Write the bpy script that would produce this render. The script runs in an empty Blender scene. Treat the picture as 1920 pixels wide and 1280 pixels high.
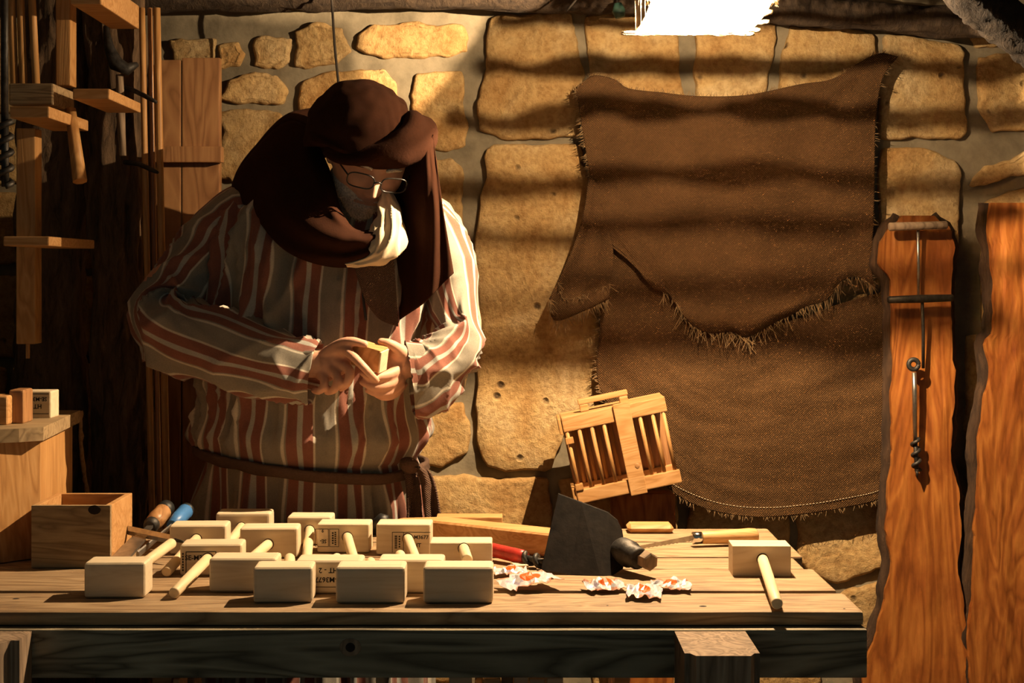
import bpy, bmesh, math, random
from mathutils import Vector, Matrix, noise, Euler

random.seed(7)
PI = math.pi
scene = bpy.context.scene
COL = scene.collection

# ------------------------------------------------------------------ camera
F = 2900.0          # focal length in pixels of the 1920x1280 frame
HY = 514.0          # horizon row
ZC = 1.36           # camera height
cam_d = bpy.data.cameras.new('camera')
cam = bpy.data.objects.new('camera', cam_d)
COL.objects.link(cam)
cam.location = (0, 0, ZC)
cam.rotation_euler = (PI / 2, 0, 0)
cam_d.sensor_fit = 'HORIZONTAL'
cam_d.sensor_width = 36
cam_d.lens = F / 1920 * 36
cam_d.shift_y = -(640 - HY) / 1920
cam_d.clip_start = 0.05
scene.camera = cam

# ------------------------------------------------------------------ world: dim cool daylight from the open front of the stall
world = bpy.data.worlds.new('world')
scene.world = world
world.use_nodes = True
wb = world.node_tree.nodes['Background']
wb.inputs[0].default_value = (0.62, 0.93, 0.90, 1)
wb.inputs[1].default_value = 0.066
LAMP_COLOR = (1.0, 0.73, 0.44)
LAMP_STRENGTH = 28000.0 * 1.62 * 3.36 * 2.94

vs = scene.view_settings
vs.view_transform = 'Standard'
vs.look = 'None'
vs.gamma = 1
vs.use_curve_mapping = False
vs.exposure = 0.0


def P(px, py, d):
    """world point that lies at distance d and is seen at photo pixel (px, py)"""
    return Vector(((px - 960) * d / F, d, ZC - (py - HY) * d / F))


BZ = 0.803                       # bench top height
BH = ZC - BZ


def bench_d(py, z=0.0):          # distance of a bench-top point seen in row py
    return F * (BH - z) / (py - HY)


# ------------------------------------------------------------------ materials
def new_mat(name):
    m = bpy.data.materials.new(name)
    m.use_nodes = True
    nt = m.node_tree
    b = nt.nodes['Principled BSDF']
    return m, nt, b


def node(nt, typ, **kw):
    n = nt.nodes.new(typ)
    for k, v in kw.items():
        setattr(n, k, v)
    return n


def ramp(nt, stops, interp='LINEAR'):
    r = node(nt, 'ShaderNodeValToRGB')
    r.color_ramp.interpolation = interp
    el = r.color_ramp.elements
    while len(el) > 1:
        el.remove(el[-1])
    el[0].position = stops[0][0]
    el[0].color = (*stops[0][1], 1)
    for p, c in stops[1:]:
        e = el.new(p)
        e.color = (*c, 1)
    return r


def coords(nt, scale, rnd=True, kind='Object'):
    tc = node(nt, 'ShaderNodeTexCoord')
    src = tc.outputs[kind]
    if rnd:
        oi = node(nt, 'ShaderNodeObjectInfo')
        mu = node(nt, 'ShaderNodeMath', operation='MULTIPLY')
        mu.inputs[1].default_value = 37.0
        nt.links.new(oi.outputs['Random'], mu.inputs[0])
        ad = node(nt, 'ShaderNodeVectorMath', operation='ADD')
        nt.links.new(src, ad.inputs[0])
        nt.links.new(mu.outputs[0], ad.inputs[1])
        src = ad.outputs[0]
    mp = node(nt, 'ShaderNodeMapping')
    mp.inputs['Scale'].default_value = scale
    nt.links.new(src, mp.inputs['Vector'])
    return mp.outputs[0]


def tex_noise(nt, vec, scale, detail=4, rough=0.55, dist=0.0):
    n = node(nt, 'ShaderNodeTexNoise')
    n.inputs['Scale'].default_value = scale
    n.inputs['Detail'].default_value = detail
    n.inputs['Roughness'].default_value = rough
    n.inputs['Distortion'].default_value = dist
    nt.links.new(vec, n.inputs['Vector'])
    return n.outputs['Fac']


def mix_col(nt, fac, a, b, blend='MIX'):
    m = node(nt, 'ShaderNodeMix', data_type='RGBA', blend_type=blend)
    if isinstance(fac, float):
        m.inputs[0].default_value = fac
    else:
        nt.links.new(fac, m.inputs[0])
    for i, v in ((6, a), (7, b)):
        if isinstance(v, tuple):
            m.inputs[i].default_value = (*v, 1)
        else:
            nt.links.new(v, m.inputs[i])
    return m.outputs[2]


def bump(nt, b, height, strength, dist=0.01):
    n = node(nt, 'ShaderNodeBump')
    n.inputs['Strength'].default_value = strength
    n.inputs['Distance'].default_value = dist
    nt.links.new(height, n.inputs['Height'])
    nt.links.new(n.outputs[0], b.inputs['Normal'])


def math_n(nt, op, a, b=None):
    n = node(nt, 'ShaderNodeMath', operation=op)
    for i, v in enumerate((a, b)):
        if v is None:
            continue
        if isinstance(v, (int, float)):
            n.inputs[i].default_value = v
        else:
            nt.links.new(v, n.inputs[i])
    return n.outputs[0]


def wood(name, dark, mid, light, axis='X', scale=1.0, rough=0.6, bmp=0.25, stain=0.3, stain_col=(0.03, 0.02, 0.015),
         rnd=True, rings=0.5, spec=0.3):
    m, nt, b = new_mat(name)
    st = {'X': (0.12, 1, 1), 'Y': (1, 0.12, 1), 'Z': (1, 1, 0.12)}[axis]
    v = coords(nt, tuple(s * scale for s in st), rnd)
    fine = tex_noise(nt, v, 90, 6, 0.65, 0.3)
    broad = tex_noise(nt, v, 9, 3, 0.5, 1.6)
    rg = math_n(nt, 'FRACT', math_n(nt, 'MULTIPLY', broad, 9.0))
    rg = math_n(nt, 'ABSOLUTE', math_n(nt, 'SUBTRACT', rg, 0.5))
    rg = math_n(nt, 'MULTIPLY', rg, 2.0)
    fac = math_n(nt, 'ADD', math_n(nt, 'MULTIPLY', fine, 1 - rings), math_n(nt, 'MULTIPLY', rg, rings))
    r = ramp(nt, [(0.12, dark), (0.45, mid), (0.85, light)])
    nt.links.new(fac, r.inputs[0])
    v2 = coords(nt, (1, 1, 1), rnd)
    sn = tex_noise(nt, v2, 7 * scale, 5, 0.6)
    sr = ramp(nt, [(0.5, (0, 0, 0)), (0.75, (1, 1, 1))])
    nt.links.new(sn, sr.inputs[0])
    c = mix_col(nt, math_n(nt, 'MULTIPLY', sr.outputs[0], stain), r.outputs[0], stain_col)
    nt.links.new(c, b.inputs['Base Color'])
    b.inputs['Roughness'].default_value = rough
    b.inputs['Specular IOR Level'].default_value = spec
    bump(nt, b, fac, bmp, 0.002)
    return m


def plain(name, col, rough=0.6, metal=0.0, spec=0.4, var=0.25, scale=30, bmp=0.0, bdist=0.003, rnd=False):
    m, nt, b = new_mat(name)
    v = coords(nt, (1, 1, 1), rnd)
    n = tex_noise(nt, v, scale, 5, 0.6)
    r = ramp(nt, [(0.3, tuple(c * (1 - var) for c in col)), (0.7, tuple(min(1, c * (1 + var)) for c in col))])
    nt.links.new(n, r.inputs[0])
    nt.links.new(r.outputs[0], b.inputs['Base Color'])
    b.inputs['Roughness'].default_value = rough
    b.inputs['Metallic'].default_value = metal
    b.inputs['Specular IOR Level'].default_value = spec
    if bmp:
        bump(nt, b, n, bmp, bdist)
    return m


def stone_mat(name, c0, c1, c2, pits=1.0):
    m, nt, b = new_mat(name)
    v = coords(nt, (1, 1, 1), True)
    big = tex_noise(nt, v, 5, 5, 0.6, 0.5)
    r = ramp(nt, [(0.3, c0), (0.5, c1), (0.7, c2)])
    nt.links.new(big, r.inputs[0])
    oi = node(nt, 'ShaderNodeObjectInfo')
    hv = node(nt, 'ShaderNodeHueSaturation')
    val = math_n(nt, 'ADD', math_n(nt, 'MULTIPLY', oi.outputs['Random'], 0.35), 0.82)
    nt.links.new(val, hv.inputs['Value'])
    nt.links.new(r.outputs[0], hv.inputs['Color'])
    fine = tex_noise(nt, v, 55, 8, 0.7)
    # small weathered pits, coloured dark
    wv = tex_noise(nt, v, 12, 3)
    vo = node(nt, 'ShaderNodeTexVoronoi')
    vo.inputs['Scale'].default_value = 13
    vo.inputs['Randomness'].default_value = 1
    nt.links.new(v, vo.inputs['Vector'])
    pr = ramp(nt, [(0.06, (1, 1, 1)), (0.15, (0, 0, 0))])
    nt.links.new(vo.outputs['Distance'], pr.inputs[0])
    gate = ramp(nt, [(0.46, (0, 0, 0)), (0.54, (1, 1, 1))])
    nt.links.new(wv, gate.inputs[0])
    pit = math_n(nt, 'MULTIPLY', math_n(nt, 'MULTIPLY', pr.outputs[0], gate.outputs[0]), 0.85 * pits)
    fr = ramp(nt, [(0.36, (0.42, 0.30, 0.20)), (0.58, (1, 1, 1))])
    nt.links.new(fine, fr.inputs[0])
    c = mix_col(nt, 0.55, hv.outputs[0], fr.outputs[0], 'MULTIPLY')
    c = mix_col(nt, pit, c, (0.05, 0.03, 0.02))
    nt.links.new(c, b.inputs['Base Color'])
    b.inputs['Roughness'].default_value = 0.9
    b.inputs['Specular IOR Level'].default_value = 0.15
    hgt = math_n(nt, 'SUBTRACT', math_n(nt, 'ADD', fine, math_n(nt, 'MULTIPLY', big, 0.6)), math_n(nt, 'MULTIPLY', pit, 1.2))
    bump(nt, b, hgt, 0.9, 0.012)
    return m


def weave_mat(name, col, scale=520, var=0.3, rough=0.95, bs=0.6):
    m, nt, b = new_mat(name)
    tc = node(nt, 'ShaderNodeTexCoord')
    sep = node(nt, 'ShaderNodeSeparateXYZ')
    nt.links.new(tc.outputs['UV'], sep.inputs[0])
    sx = math_n(nt, 'SINE', math_n(nt, 'MULTIPLY', sep.outputs[0], scale * 2))
    sy = math_n(nt, 'SINE', math_n(nt, 'MULTIPLY', sep.outputs[1], scale * 2))
    w = math_n(nt, 'MULTIPLY', sx, sy)
    v = coords(nt, (1, 1, 1), False)
    n1 = tex_noise(nt, v, 9, 5, 0.6)
    n2 = tex_noise(nt, v, 160, 2, 0.6)
    f = math_n(nt, 'ADD', math_n(nt, 'MULTIPLY', n1, 0.65), math_n(nt, 'MULTIPLY', n2, 0.35))
    r = ramp(nt, [(0.3, tuple(c * (1 - var) for c in col)), (0.7, tuple(c * (1 + var) for c in col))])
    nt.links.new(f, r.inputs[0])
    dk = math_n(nt, 'ADD', math_n(nt, 'MULTIPLY', w, 0.24), 0.90)
    c = mix_col(nt, 1.0, r.outputs[0], dk, 'MULTIPLY')
    nt.links.new(c, b.inputs['Base Color'])
    b.inputs['Roughness'].default_value = rough
    b.inputs['Specular IOR Level'].default_value = 0.1
    bump(nt, b, math_n(nt, 'ADD', w, math_n(nt, 'MULTIPLY', n2, 2.0)), bs, 0.002)
    return m


def stripe_mat(name, offset=0.0):
    """woven striped robe cloth: UV.x runs across the stripes in metres"""
    m, nt, b = new_mat(name)
    tc = node(nt, 'ShaderNodeTexCoord')
    sep = node(nt, 'ShaderNodeSeparateXYZ')
    nt.links.new(tc.outputs['UV'], sep.inputs[0])
    f = math_n(nt, 'FRACT', math_n(nt, 'DIVIDE', math_n(nt, 'ADD', sep.outputs[0], 10.0 + offset), 0.108))
    grey, cream, red, lg = (0.22, 0.195, 0.155), (0.50, 0.45, 0.36), (0.20, 0.080, 0.056), (0.34, 0.33, 0.29)
    stops = []
    seq = [(0.00, grey), (0.35, cream), (0.40, grey), (0.43, red), (0.63, lg), (0.73, red), (0.92, cream), (0.96, grey)]
    for i, (p, c) in enumerate(seq):
        nxt = seq[i + 1][0] if i + 1 < len(seq) else 1.0
        stops.append((p + 0.008, c))
        stops.append((nxt - 0.008, c))
    r = ramp(nt, stops)
    nt.links.new(f, r.inputs[0])
    v = coords(nt, (1, 1, 1), False)
    n2 = tex_noise(nt, v, 420, 3, 0.7)
    n1 = tex_noise(nt, v, 30, 4, 0.6)
    k = math_n(nt, 'ADD', math_n(nt, 'MULTIPLY', n2, 0.7), math_n(nt, 'ADD', math_n(nt, 'MULTIPLY', n1, 0.4), 0.45))
    c = mix_col(nt, 1.0, r.outputs[0], k, 'MULTIPLY')
    nt.links.new(c, b.inputs['Base Color'])
    b.inputs['Roughness'].default_value = 0.92
    b.inputs['Specular IOR Level'].default_value = 0.12
    b.inputs['Sheen Weight'].default_value = 0.15
    bump(nt, b, n2, 0.3, 0.001)
    return m


def wrapper_mat(name):
    m, nt, b = new_mat(name)
    tc = node(nt, 'ShaderNodeTexCoord')
    sep = node(nt, 'ShaderNodeSeparateXYZ')
    nt.links.new(tc.outputs['UV'], sep.inputs[0])
    dx = math_n(nt, 'DIVIDE', math_n(nt, 'SUBTRACT', sep.outputs[0], 0.5), 0.17)
    dy = math_n(nt, 'DIVIDE', math_n(nt, 'SUBTRACT', sep.outputs[1], 0.45), 0.26)
    d2 = math_n(nt, 'ADD', math_n(nt, 'MULTIPLY', dx, dx), math_n(nt, 'MULTIPLY', dy, dy))
    oval = math_n(nt, 'LESS_THAN', d2, 1.0)
    v = coords(nt, (1, 1, 1), True)
    n = tex_noise(nt, v, 60, 3)
    g = math_n(nt, 'GREATER_THAN', n, 0.60)
    c = mix_col(nt, g, (0.52, 0.50, 0.52), (0.36, 0.31, 0.42))
    edge = math_n(nt, 'GREATER_THAN', math_n(nt, 'ABSOLUTE', math_n(nt, 'SUBTRACT', sep.outputs[1], 0.5)), 0.42)
    c = mix_col(nt, edge, c, (0.55, 0.26, 0.17))
    c = mix_col(nt, oval, c, (0.62, 0.10, 0.008))
    nt.links.new(c, b.inputs['Base Color'])
    b.inputs['Roughness'].default_value = 0.35
    return m


def bark_mat(name, dark, light):
    m, nt, b = new_mat(name)
    v = coords(nt, (1, 1, 0.22), True)
    n = tex_noise(nt, v, 38, 8, 0.7, 0.6)
    r = ramp(nt, [(0.32, dark), (0.62, tuple((a + c) / 2 for a, c in zip(dark, light))), (0.78, light)])
    nt.links.new(n, r.inputs[0])
    nt.links.new(r.outputs[0], b.inputs['Base Color'])
    b.inputs['Roughness'].default_value = 0.85
    b.inputs['Specular IOR Level'].default_value = 0.25
    bump(nt, b, n, 1.0, 0.012)
    return m


M = {}
M['stone'] = stone_mat('limestone', (0.47, 0.262, 0.092), (0.60, 0.395, 0.168), (0.68, 0.505, 0.27))
M['mortar'] = plain('mortar', (0.20, 0.165, 0.11), 0.95, spec=0.1, var=0.3, scale=14, bmp=0.5, bdist=0.01)
M['floor'] = plain('packed_earth', (0.16, 0.11, 0.07), 0.95, spec=0.1, var=0.35, scale=8, bmp=0.5, bdist=0.01)
M['reed'] = wood('ceiling_boards', (0.05, 0.03, 0.015), (0.10, 0.06, 0.03), (0.16, 0.10, 0.05), 'X', 1, 0.85)
M['bench'] = wood('bench_pine', (0.16, 0.092, 0.046), (0.30, 0.195, 0.102), (0.40, 0.28, 0.16), 'X', 1.2, 0.7, 0.4, 0.45, (0.12, 0.09, 0.065))
M['apron'] = wood('weathered_beam', (0.075, 0.060, 0.038), (0.22, 0.18, 0.115), (0.32, 0.27, 0.18), 'X', 0.9, 0.8, 0.6, 0.3, (0.06, 0.05, 0.035), rings=0.65)
M['legwood'] = wood('weathered_post', (0.10, 0.07, 0.045), (0.24, 0.16, 0.10), (0.36, 0.26, 0.17), 'Z', 1.0, 0.8, 0.5, 0.4, (0.07, 0.05, 0.035))
M['pale'] = wood('pale_pine', (0.56, 0.42, 0.26), (0.66, 0.53, 0.355), (0.71, 0.59, 0.42), 'X', 1.0, 0.6, 0.10, 0.12, (0.52, 0.38, 0.22), rings=0.3)
M['paledowel'] = wood('pale_dowel', (0.68, 0.48, 0.26), (0.78, 0.60, 0.36), (0.82, 0.66, 0.43), 'Y', 1.0, 0.5, 0.08, 0.1, (0.5, 0.35, 0.2), rings=0.2)
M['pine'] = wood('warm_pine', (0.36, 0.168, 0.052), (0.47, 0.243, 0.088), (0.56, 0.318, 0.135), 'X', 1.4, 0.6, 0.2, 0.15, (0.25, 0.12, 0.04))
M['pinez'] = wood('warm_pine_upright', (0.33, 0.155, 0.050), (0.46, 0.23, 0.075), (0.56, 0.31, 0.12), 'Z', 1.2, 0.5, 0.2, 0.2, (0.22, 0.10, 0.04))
M['boxdark'] = wood('dark_box_wood', (0.16, 0.10, 0.05), (0.30, 0.20, 0.10), (0.40, 0.28, 0.15), 'X', 1.2, 0.7, 0.3, 0.2)
M['door'] = wood('varnished_board', (0.22, 0.10, 0.04), (0.36, 0.17, 0.07), (0.46, 0.24, 0.10), 'Z', 0.8, 0.35, 0.15, 0.25, (0.12, 0.05, 0.02), spec=0.5)
M['slab'] = wood('live_edge_slab', (0.095, 0.020, 0.005), (0.27, 0.084, 0.015), (0.44, 0.170, 0.036), 'Z', 0.75, 0.45, 0.35, 0.75, (0.16, 0.036, 0.007), rings=0.35)
M['bark'] = bark_mat('bark', (0.035, 0.022, 0.013), (0.30, 0.18, 0.095))
M['barkedge'] = bark_mat('slab_bark', (0.02, 0.012, 0.008), (0.13, 0.07, 0.035))
M['logw'] = bark_mat('beam_bark', (0.030, 0.020, 0.014), (0.13, 0.085, 0.05))
M['darkbark'] = bark_mat('silhouette_bark', (0.006, 0.004, 0.003), (0.03, 0.02, 0.012))  # unlit silhouette of the brace put into the bark colour
M['iron'] = plain('dark_iron', (0.05, 0.045, 0.04), 0.55, 0.7, var=0.5, scale=60, bmp=0.4)
M['blade'] = plain('blackened_blade', (0.012, 0.009, 0.007), 0.7, 0.0, 0.08, var=0.55, scale=45, bmp=0.3)
M['steel'] = plain('worn_steel', (0.42, 0.39, 0.35), 0.35, 0.95, var=0.25, scale=60)
M['chrome'] = plain('chrome', (0.75, 0.73, 0.70), 0.15, 1.0, var=0.05)
M['bluehandle'] = plain('blue_plastic', (0.05, 0.17, 0.42), 0.4, var=0.15)
M['redpaint'] = plain('red_paint', (0.42, 0.03, 0.02), 0.4, var=0.3, scale=60)
M['black'] = plain('black_rubber', (0.012, 0.012, 0.012), 0.5)
M['brownhandle'] = wood('brown_handle', (0.22, 0.10, 0.04), (0.36, 0.18, 0.07), (0.46, 0.25, 0.11), 'Y', 2, 0.4, 0.1)
M['handle'] = wood('beech_handle', (0.50, 0.27, 0.10), (0.62, 0.36, 0.15), (0.68, 0.42, 0.19), 'X', 2, 0.35, 0.05, 0.05)
M['burlap'] = weave_mat('burlap', (0.098, 0.050, 0.021))
M['burlapdark'] = weave_mat('burlap_dark', (0.090, 0.046, 0.019))
M['shade'] = weave_mat('lamp_burlap', (0.62, 0.50, 0.34), 900)
M['thread'] = plain('burlap_thread', (0.22, 0.135, 0.06), 0.9, var=0.3, scale=90)
M['robe'] = stripe_mat('striped_robe')
M['sleeve'] = stripe_mat('striped_sleeve', 0.05)
M['scarf'] = weave_mat('brown_headscarf', (0.030, 0.0095, 0.0036), 900, 0.2, bs=0.2)
M['sash'] = weave_mat('brown_sash', (0.10, 0.06, 0.042), 700, 0.2)
M['white'] = plain('cream_neckcloth', (0.66, 0.54, 0.37), 0.95, spec=0.1, var=0.08, scale=60, bmp=0.2)
M['skin'] = plain('skin', (0.58, 0.315, 0.21), 0.55, var=0.12, scale=40, bmp=0.15, bdist=0.001)
M['skin'].node_tree.nodes['Principled BSDF'].inputs['Subsurface Weight'].default_value = 0.08
M['skin'].node_tree.nodes['Principled BSDF'].inputs['Subsurface Radius'].default_value = (0.01, 0.004, 0.002)
M['beard'] = plain('grey_beard', (0.60, 0.51, 0.41), 0.8, var=0.45, scale=220, bmp=0.8, bdist=0.003)
M['frame'] = plain('spectacle_frame', (0.015, 0.012, 0.01), 0.3, var=0.1)
M['ink'] = plain('stamp_ink', (0.025, 0.018, 0.012), 0.8, var=0.4, scale=200)
M['hole'] = plain('dark_hollow', (0.02, 0.012, 0.008), 0.9)
M['wrapper'] = wrapper_mat('candy_wrapper')
M['rope'] = plain('dark_cord', (0.03, 0.022, 0.015), 0.9)
M['plug'] = plain('green_plastic', (0.03, 0.07, 0.05), 0.5)
gl, gnt, gb = new_mat('lens_glass')
gb.inputs['Base Color'].default_value = (0.9, 0.9, 0.9, 1)
gb.inputs['Transmission Weight'].default_value = 1.0
gb.inputs['Roughness'].default_value = 0.02
gb.inputs['IOR'].default_value = 1.05
M['lens'] = gl
em = bpy.data.materials.new('filament_glow')
em.use_nodes = True
ent = em.node_tree
ent.nodes.remove(ent.nodes['Principled BSDF'])
ee = ent.nodes.new('ShaderNodeEmission')
ee.inputs[0].default_value = (*LAMP_COLOR, 1)
ee.inputs[1].default_value = LAMP_STRENGTH
ent.links.new(ee.outputs[0], ent.nodes['Material Output'].inputs[0])
M['glow'] = em


# ------------------------------------------------------------------ object helpers
def tag(o, label=None, cat=None, group=None, kind=None):
    for k, v in (('label', label), ('category', cat), ('group', group), ('kind', kind)):
        if v:
            o[k] = v
    return o


def thing(name, label, cat, loc=(0, 0, 0), rz=0.0, group=None, rot=None):
    o = bpy.data.objects.new(name, None)
    o.empty_display_size = 0.05
    COL.objects.link(o)
    o.location = loc
    o.rotation_euler = rot if rot else (0, 0, rz)
    return tag(o, label, cat, group)


def link(name, me, mat=None, parent=None, smooth=False):
    o = bpy.data.objects.new(name, me)
    COL.objects.link(o)
    if mat is not None:
        me.materials.clear()
        me.materials.append(M[mat] if isinstance(mat, str) else mat)
    if parent is not None:
        o.parent = parent
    if smooth:
        for p in me.polygons:
            p.use_smooth = True
    return o


def mesh_from(verts, faces, uvs=None, name='mesh'):
    me = bpy.data.meshes.new(name)
    me.from_pydata([tuple(v) for v in verts], [], faces)
    if uvs:
        l = me.uv_layers.new(name='UVMap')
        for lp in me.loops:
            l.data[lp.index].uv = uvs[lp.vertex_index]
    me.update()
    return me


def fix_normals(me):
    bm = bmesh.new()
    bm.from_mesh(me)
    bmesh.ops.recalc_face_normals(bm, faces=bm.faces)
    bm.to_mesh(me)
    bm.free()
    return me


def box_mesh(sx, sy, sz, bev=0.0, seg=2, mat4=None, wob=0.0, cuts=0):
    """box centred in x,y and standing on z=0"""
    bm = bmesh.new()
    bmesh.ops.create_cube(bm, size=1)
    for v in bm.verts:
        v.co = Vector((v.co.x * sx, v.co.y * sy, (v.co.z + 0.5) * sz))
    if cuts:
        ax = 0 if sx >= max(sy, sz) else (1 if sy >= sz else 2)
        es = [e for e in bm.edges if abs((e.verts[0].co - e.verts[1].co)[ax]) > 1e-6]
        bmesh.ops.subdivide_edges(bm, edges=es, cuts=cuts, use_grid_fill=True)
    if wob:
        off = random.uniform(0, 99)
        for v in bm.verts:
            w_ = noise.noise_vector(v.co * 9 + Vector((off, off, 0))) * wob
            v.co += Vector((w_.x, w_.y, w_.z * 0.2))
    if bev:
        sharp = [e for e in bm.edges if len(e.link_faces) == 2 and e.calc_face_angle(0) > 0.6]
        bmesh.ops.bevel(bm, geom=sharp, offset=bev, segments=seg, profile=0.6, affect='EDGES')
    if mat4 is not None:
        bmesh.ops.transform(bm, matrix=mat4, verts=bm.verts)
    me = bpy.data.meshes.new('box')
    bm.to_mesh(me)
    bm.free()
    return me


def box_obj(name, lo, hi, mat, parent=None, bev=0.003, wob=0.0, cuts=0, seg=2):
    lo, hi = Vector(lo), Vector(hi)
    s = hi - lo
    me = box_mesh(s.x, s.y, s.z, bev, seg, None, wob, cuts)
    o = link(name, me, mat, parent)
    o.location = ((lo.x + hi.x) / 2, (lo.y + hi.y) / 2, lo.z)
    return o


def catmull(pts, n, closed=False):
    """resample a list of equal-length tuples/vectors with Catmull-Rom to n samples"""
    pts = [tuple(p) for p in pts]
    k = len(pts)
    out = []
    segs = k if closed else k - 1
    for i in range(n):
        t = i / n * segs if closed else i / (n - 1) * segs
        s = min(int(t), segs - 1)
        f = t - s

        def g(j):
            return pts[j % k] if closed else pts[max(0, min(k - 1, j))]
        a, b, c, d = g(s - 1), g(s), g(s + 1), g(s + 2)
        out.append(tuple(0.5 * (2 * b[q] + (c[q] - a[q]) * f + (2 * a[q] - 5 * b[q] + 4 * c[q] - d[q]) * f * f +
                                (3 * b[q] - a[q] - 3 * c[q] + d[q]) * f ** 3) for q in range(len(b))))
    return out


def tube_data(path, radii, nseg=10, caps=True, squash=1.0):
    path = [Vector(p) for p in path]
    verts, faces = [], []
    n = len(path)
    ref = None
    for i, p in enumerate(path):
        t = (path[min(i + 1, n - 1)] - path[max(i - 1, 0)]).normalized()
        if ref is None:
            ref = Vector((0, 0, 1)) if abs(t.z) < 0.9 else Vector((0, 1, 0))
        a = (ref - t * ref.dot(t)).normalized()
        ref = a
        b = t.cross(a)
        r = radii[i] if isinstance(radii, (list, tuple)) else radii
        for j in range(nseg):
            th = 2 * PI * j / nseg
            verts.append(p + a * math.cos(th) * r + b * math.sin(th) * r * squash)
    for i in range(n - 1):
        for j in range(nseg):
            k = (j + 1) % nseg
            faces.append((i * nseg + j, i * nseg + k, (i + 1) * nseg + k, (i + 1) * nseg + j))
    if caps:
        faces.append(tuple(range(nseg - 1, -1, -1)))
        faces.append(tuple((n - 1) * nseg + j for j in range(nseg)))
    return verts, faces


def tube(name, path, radii, mat, parent=None, nseg=10, smooth=True, squash=1.0):
    v, f = tube_data(path, radii, nseg, True, squash)
    o = link(name, mesh_from(v, f), mat, parent)
    if smooth:
        for p in o.data.polygons:
            p.use_smooth = len(p.vertices) == 4
    return o


class MB:
    def __init__(s):
        s.v, s.f = [], []

    def add(s, v, f):
        k = len(s.v)
        s.v += [Vector(q) for q in v]
        s.f += [tuple(i + k for i in q) for q in f]

    def tube(s, path, radii, nseg=8, caps=True, squash=1.0):
        s.add(*tube_data(path, radii, nseg, caps, squash))

    def ball(s, c, r, mat3=None, nu=20, nv=14):
        r = Vector((r, r, r)) if isinstance(r, (int, float)) else Vector(r)
        vs, fs = [], []
        c = Vector(c)
        for i in range(nv + 1):
            ph = PI * i / nv
            for j in range(nu):
                th = 2 * PI * j / nu
                q = Vector((math.sin(ph) * math.cos(th) * r.x, math.sin(ph) * math.sin(th) * r.y, math.cos(ph) * r.z))
                if mat3 is not None:
                    q = mat3 @ q
                vs.append(c + q)
        for i in range(nv):
            for j in range(nu):
                k = (j + 1) % nu
                fs.append((i * nu + j, (i + 1) * nu + j, (i + 1) * nu + k, i * nu + k))
        s.add(vs, fs)

    def box(s, lo, hi):
        lo, hi = Vector(lo), Vector(hi)
        vs = [Vector((x, y, z)) for z in (lo.z, hi.z) for y in (lo.y, hi.y) for x in (lo.x, hi.x)]
        s.add(vs, [(0, 2, 3, 1), (4, 5, 7, 6), (0, 1, 5, 4), (2, 6, 7, 3), (0, 4, 6, 2), (1, 3, 7, 5)])

    def build(s, name, mat, parent=None, smooth=False):
        return link(name, mesh_from(s.v, s.f), mat, parent, smooth)


def grid_mesh(rows, closed=False, uvs=None, flip=False):
    """rows: list of equally long lists of points"""
    nv, nu = len(rows), len(rows[0])
    verts = [p for r in rows for p in r]
    faces = []
    for i in range(nv - 1):
        for j in range(nu if closed else nu - 1):
            k = (j + 1) % nu
            q = (i * nu + j, i * nu + k, (i + 1) * nu + k, (i + 1) * nu + j)
            faces.append(q[::-1] if flip else q)
    u = [x for r in uvs for x in r] if uvs else None
    return mesh_from(verts, faces, u)


def solid(o, t, offset=0.0):
    m = o.modifiers.new('thickness', 'SOLIDIFY')
    m.thickness = t
    m.offset = offset
    return o


def prism(outline, y0, y1):
    """outline: list of (x,z); extruded between y0 and y1"""
    n = len(outline)
    v = [(x, y0, z) for x, z in outline] + [(x, y1, z) for x, z in outline]
    f = [tuple(range(n)), tuple(range(2 * n - 1, n - 1, -1))]
    for i in range(n):
        k = (i + 1) % n
        f.append((i, i + n, k + n, k))
    return fix_normals(mesh_from(v, f))


def fnoise(x, y=0.0, z=0.0):
    return noise.noise(Vector((x, y, z)))


# ================================================================== SETTING
WD = 4.10                                   # distance of the stone faces
# mortar bed of the back wall
rows = []
for i in range(101):
    z = 2.6 * i / 100
    rows.append([Vector((-2.7 + 5.4 * j / 200, WD + 0.014 + 0.009 * fnoise(j * 0.27, i * 0.27, 3) + 0.006 * fnoise(j * 0.9, i * 0.9, 9), z)) for j in range(201)])
wall = link('wall_back', grid_mesh(rows), 'mortar', None, True)
tag(wall, 'rough stone wall with recessed grey mortar behind the bench', kind='structure')
solid(wall, 0.12, -1.0)

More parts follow.
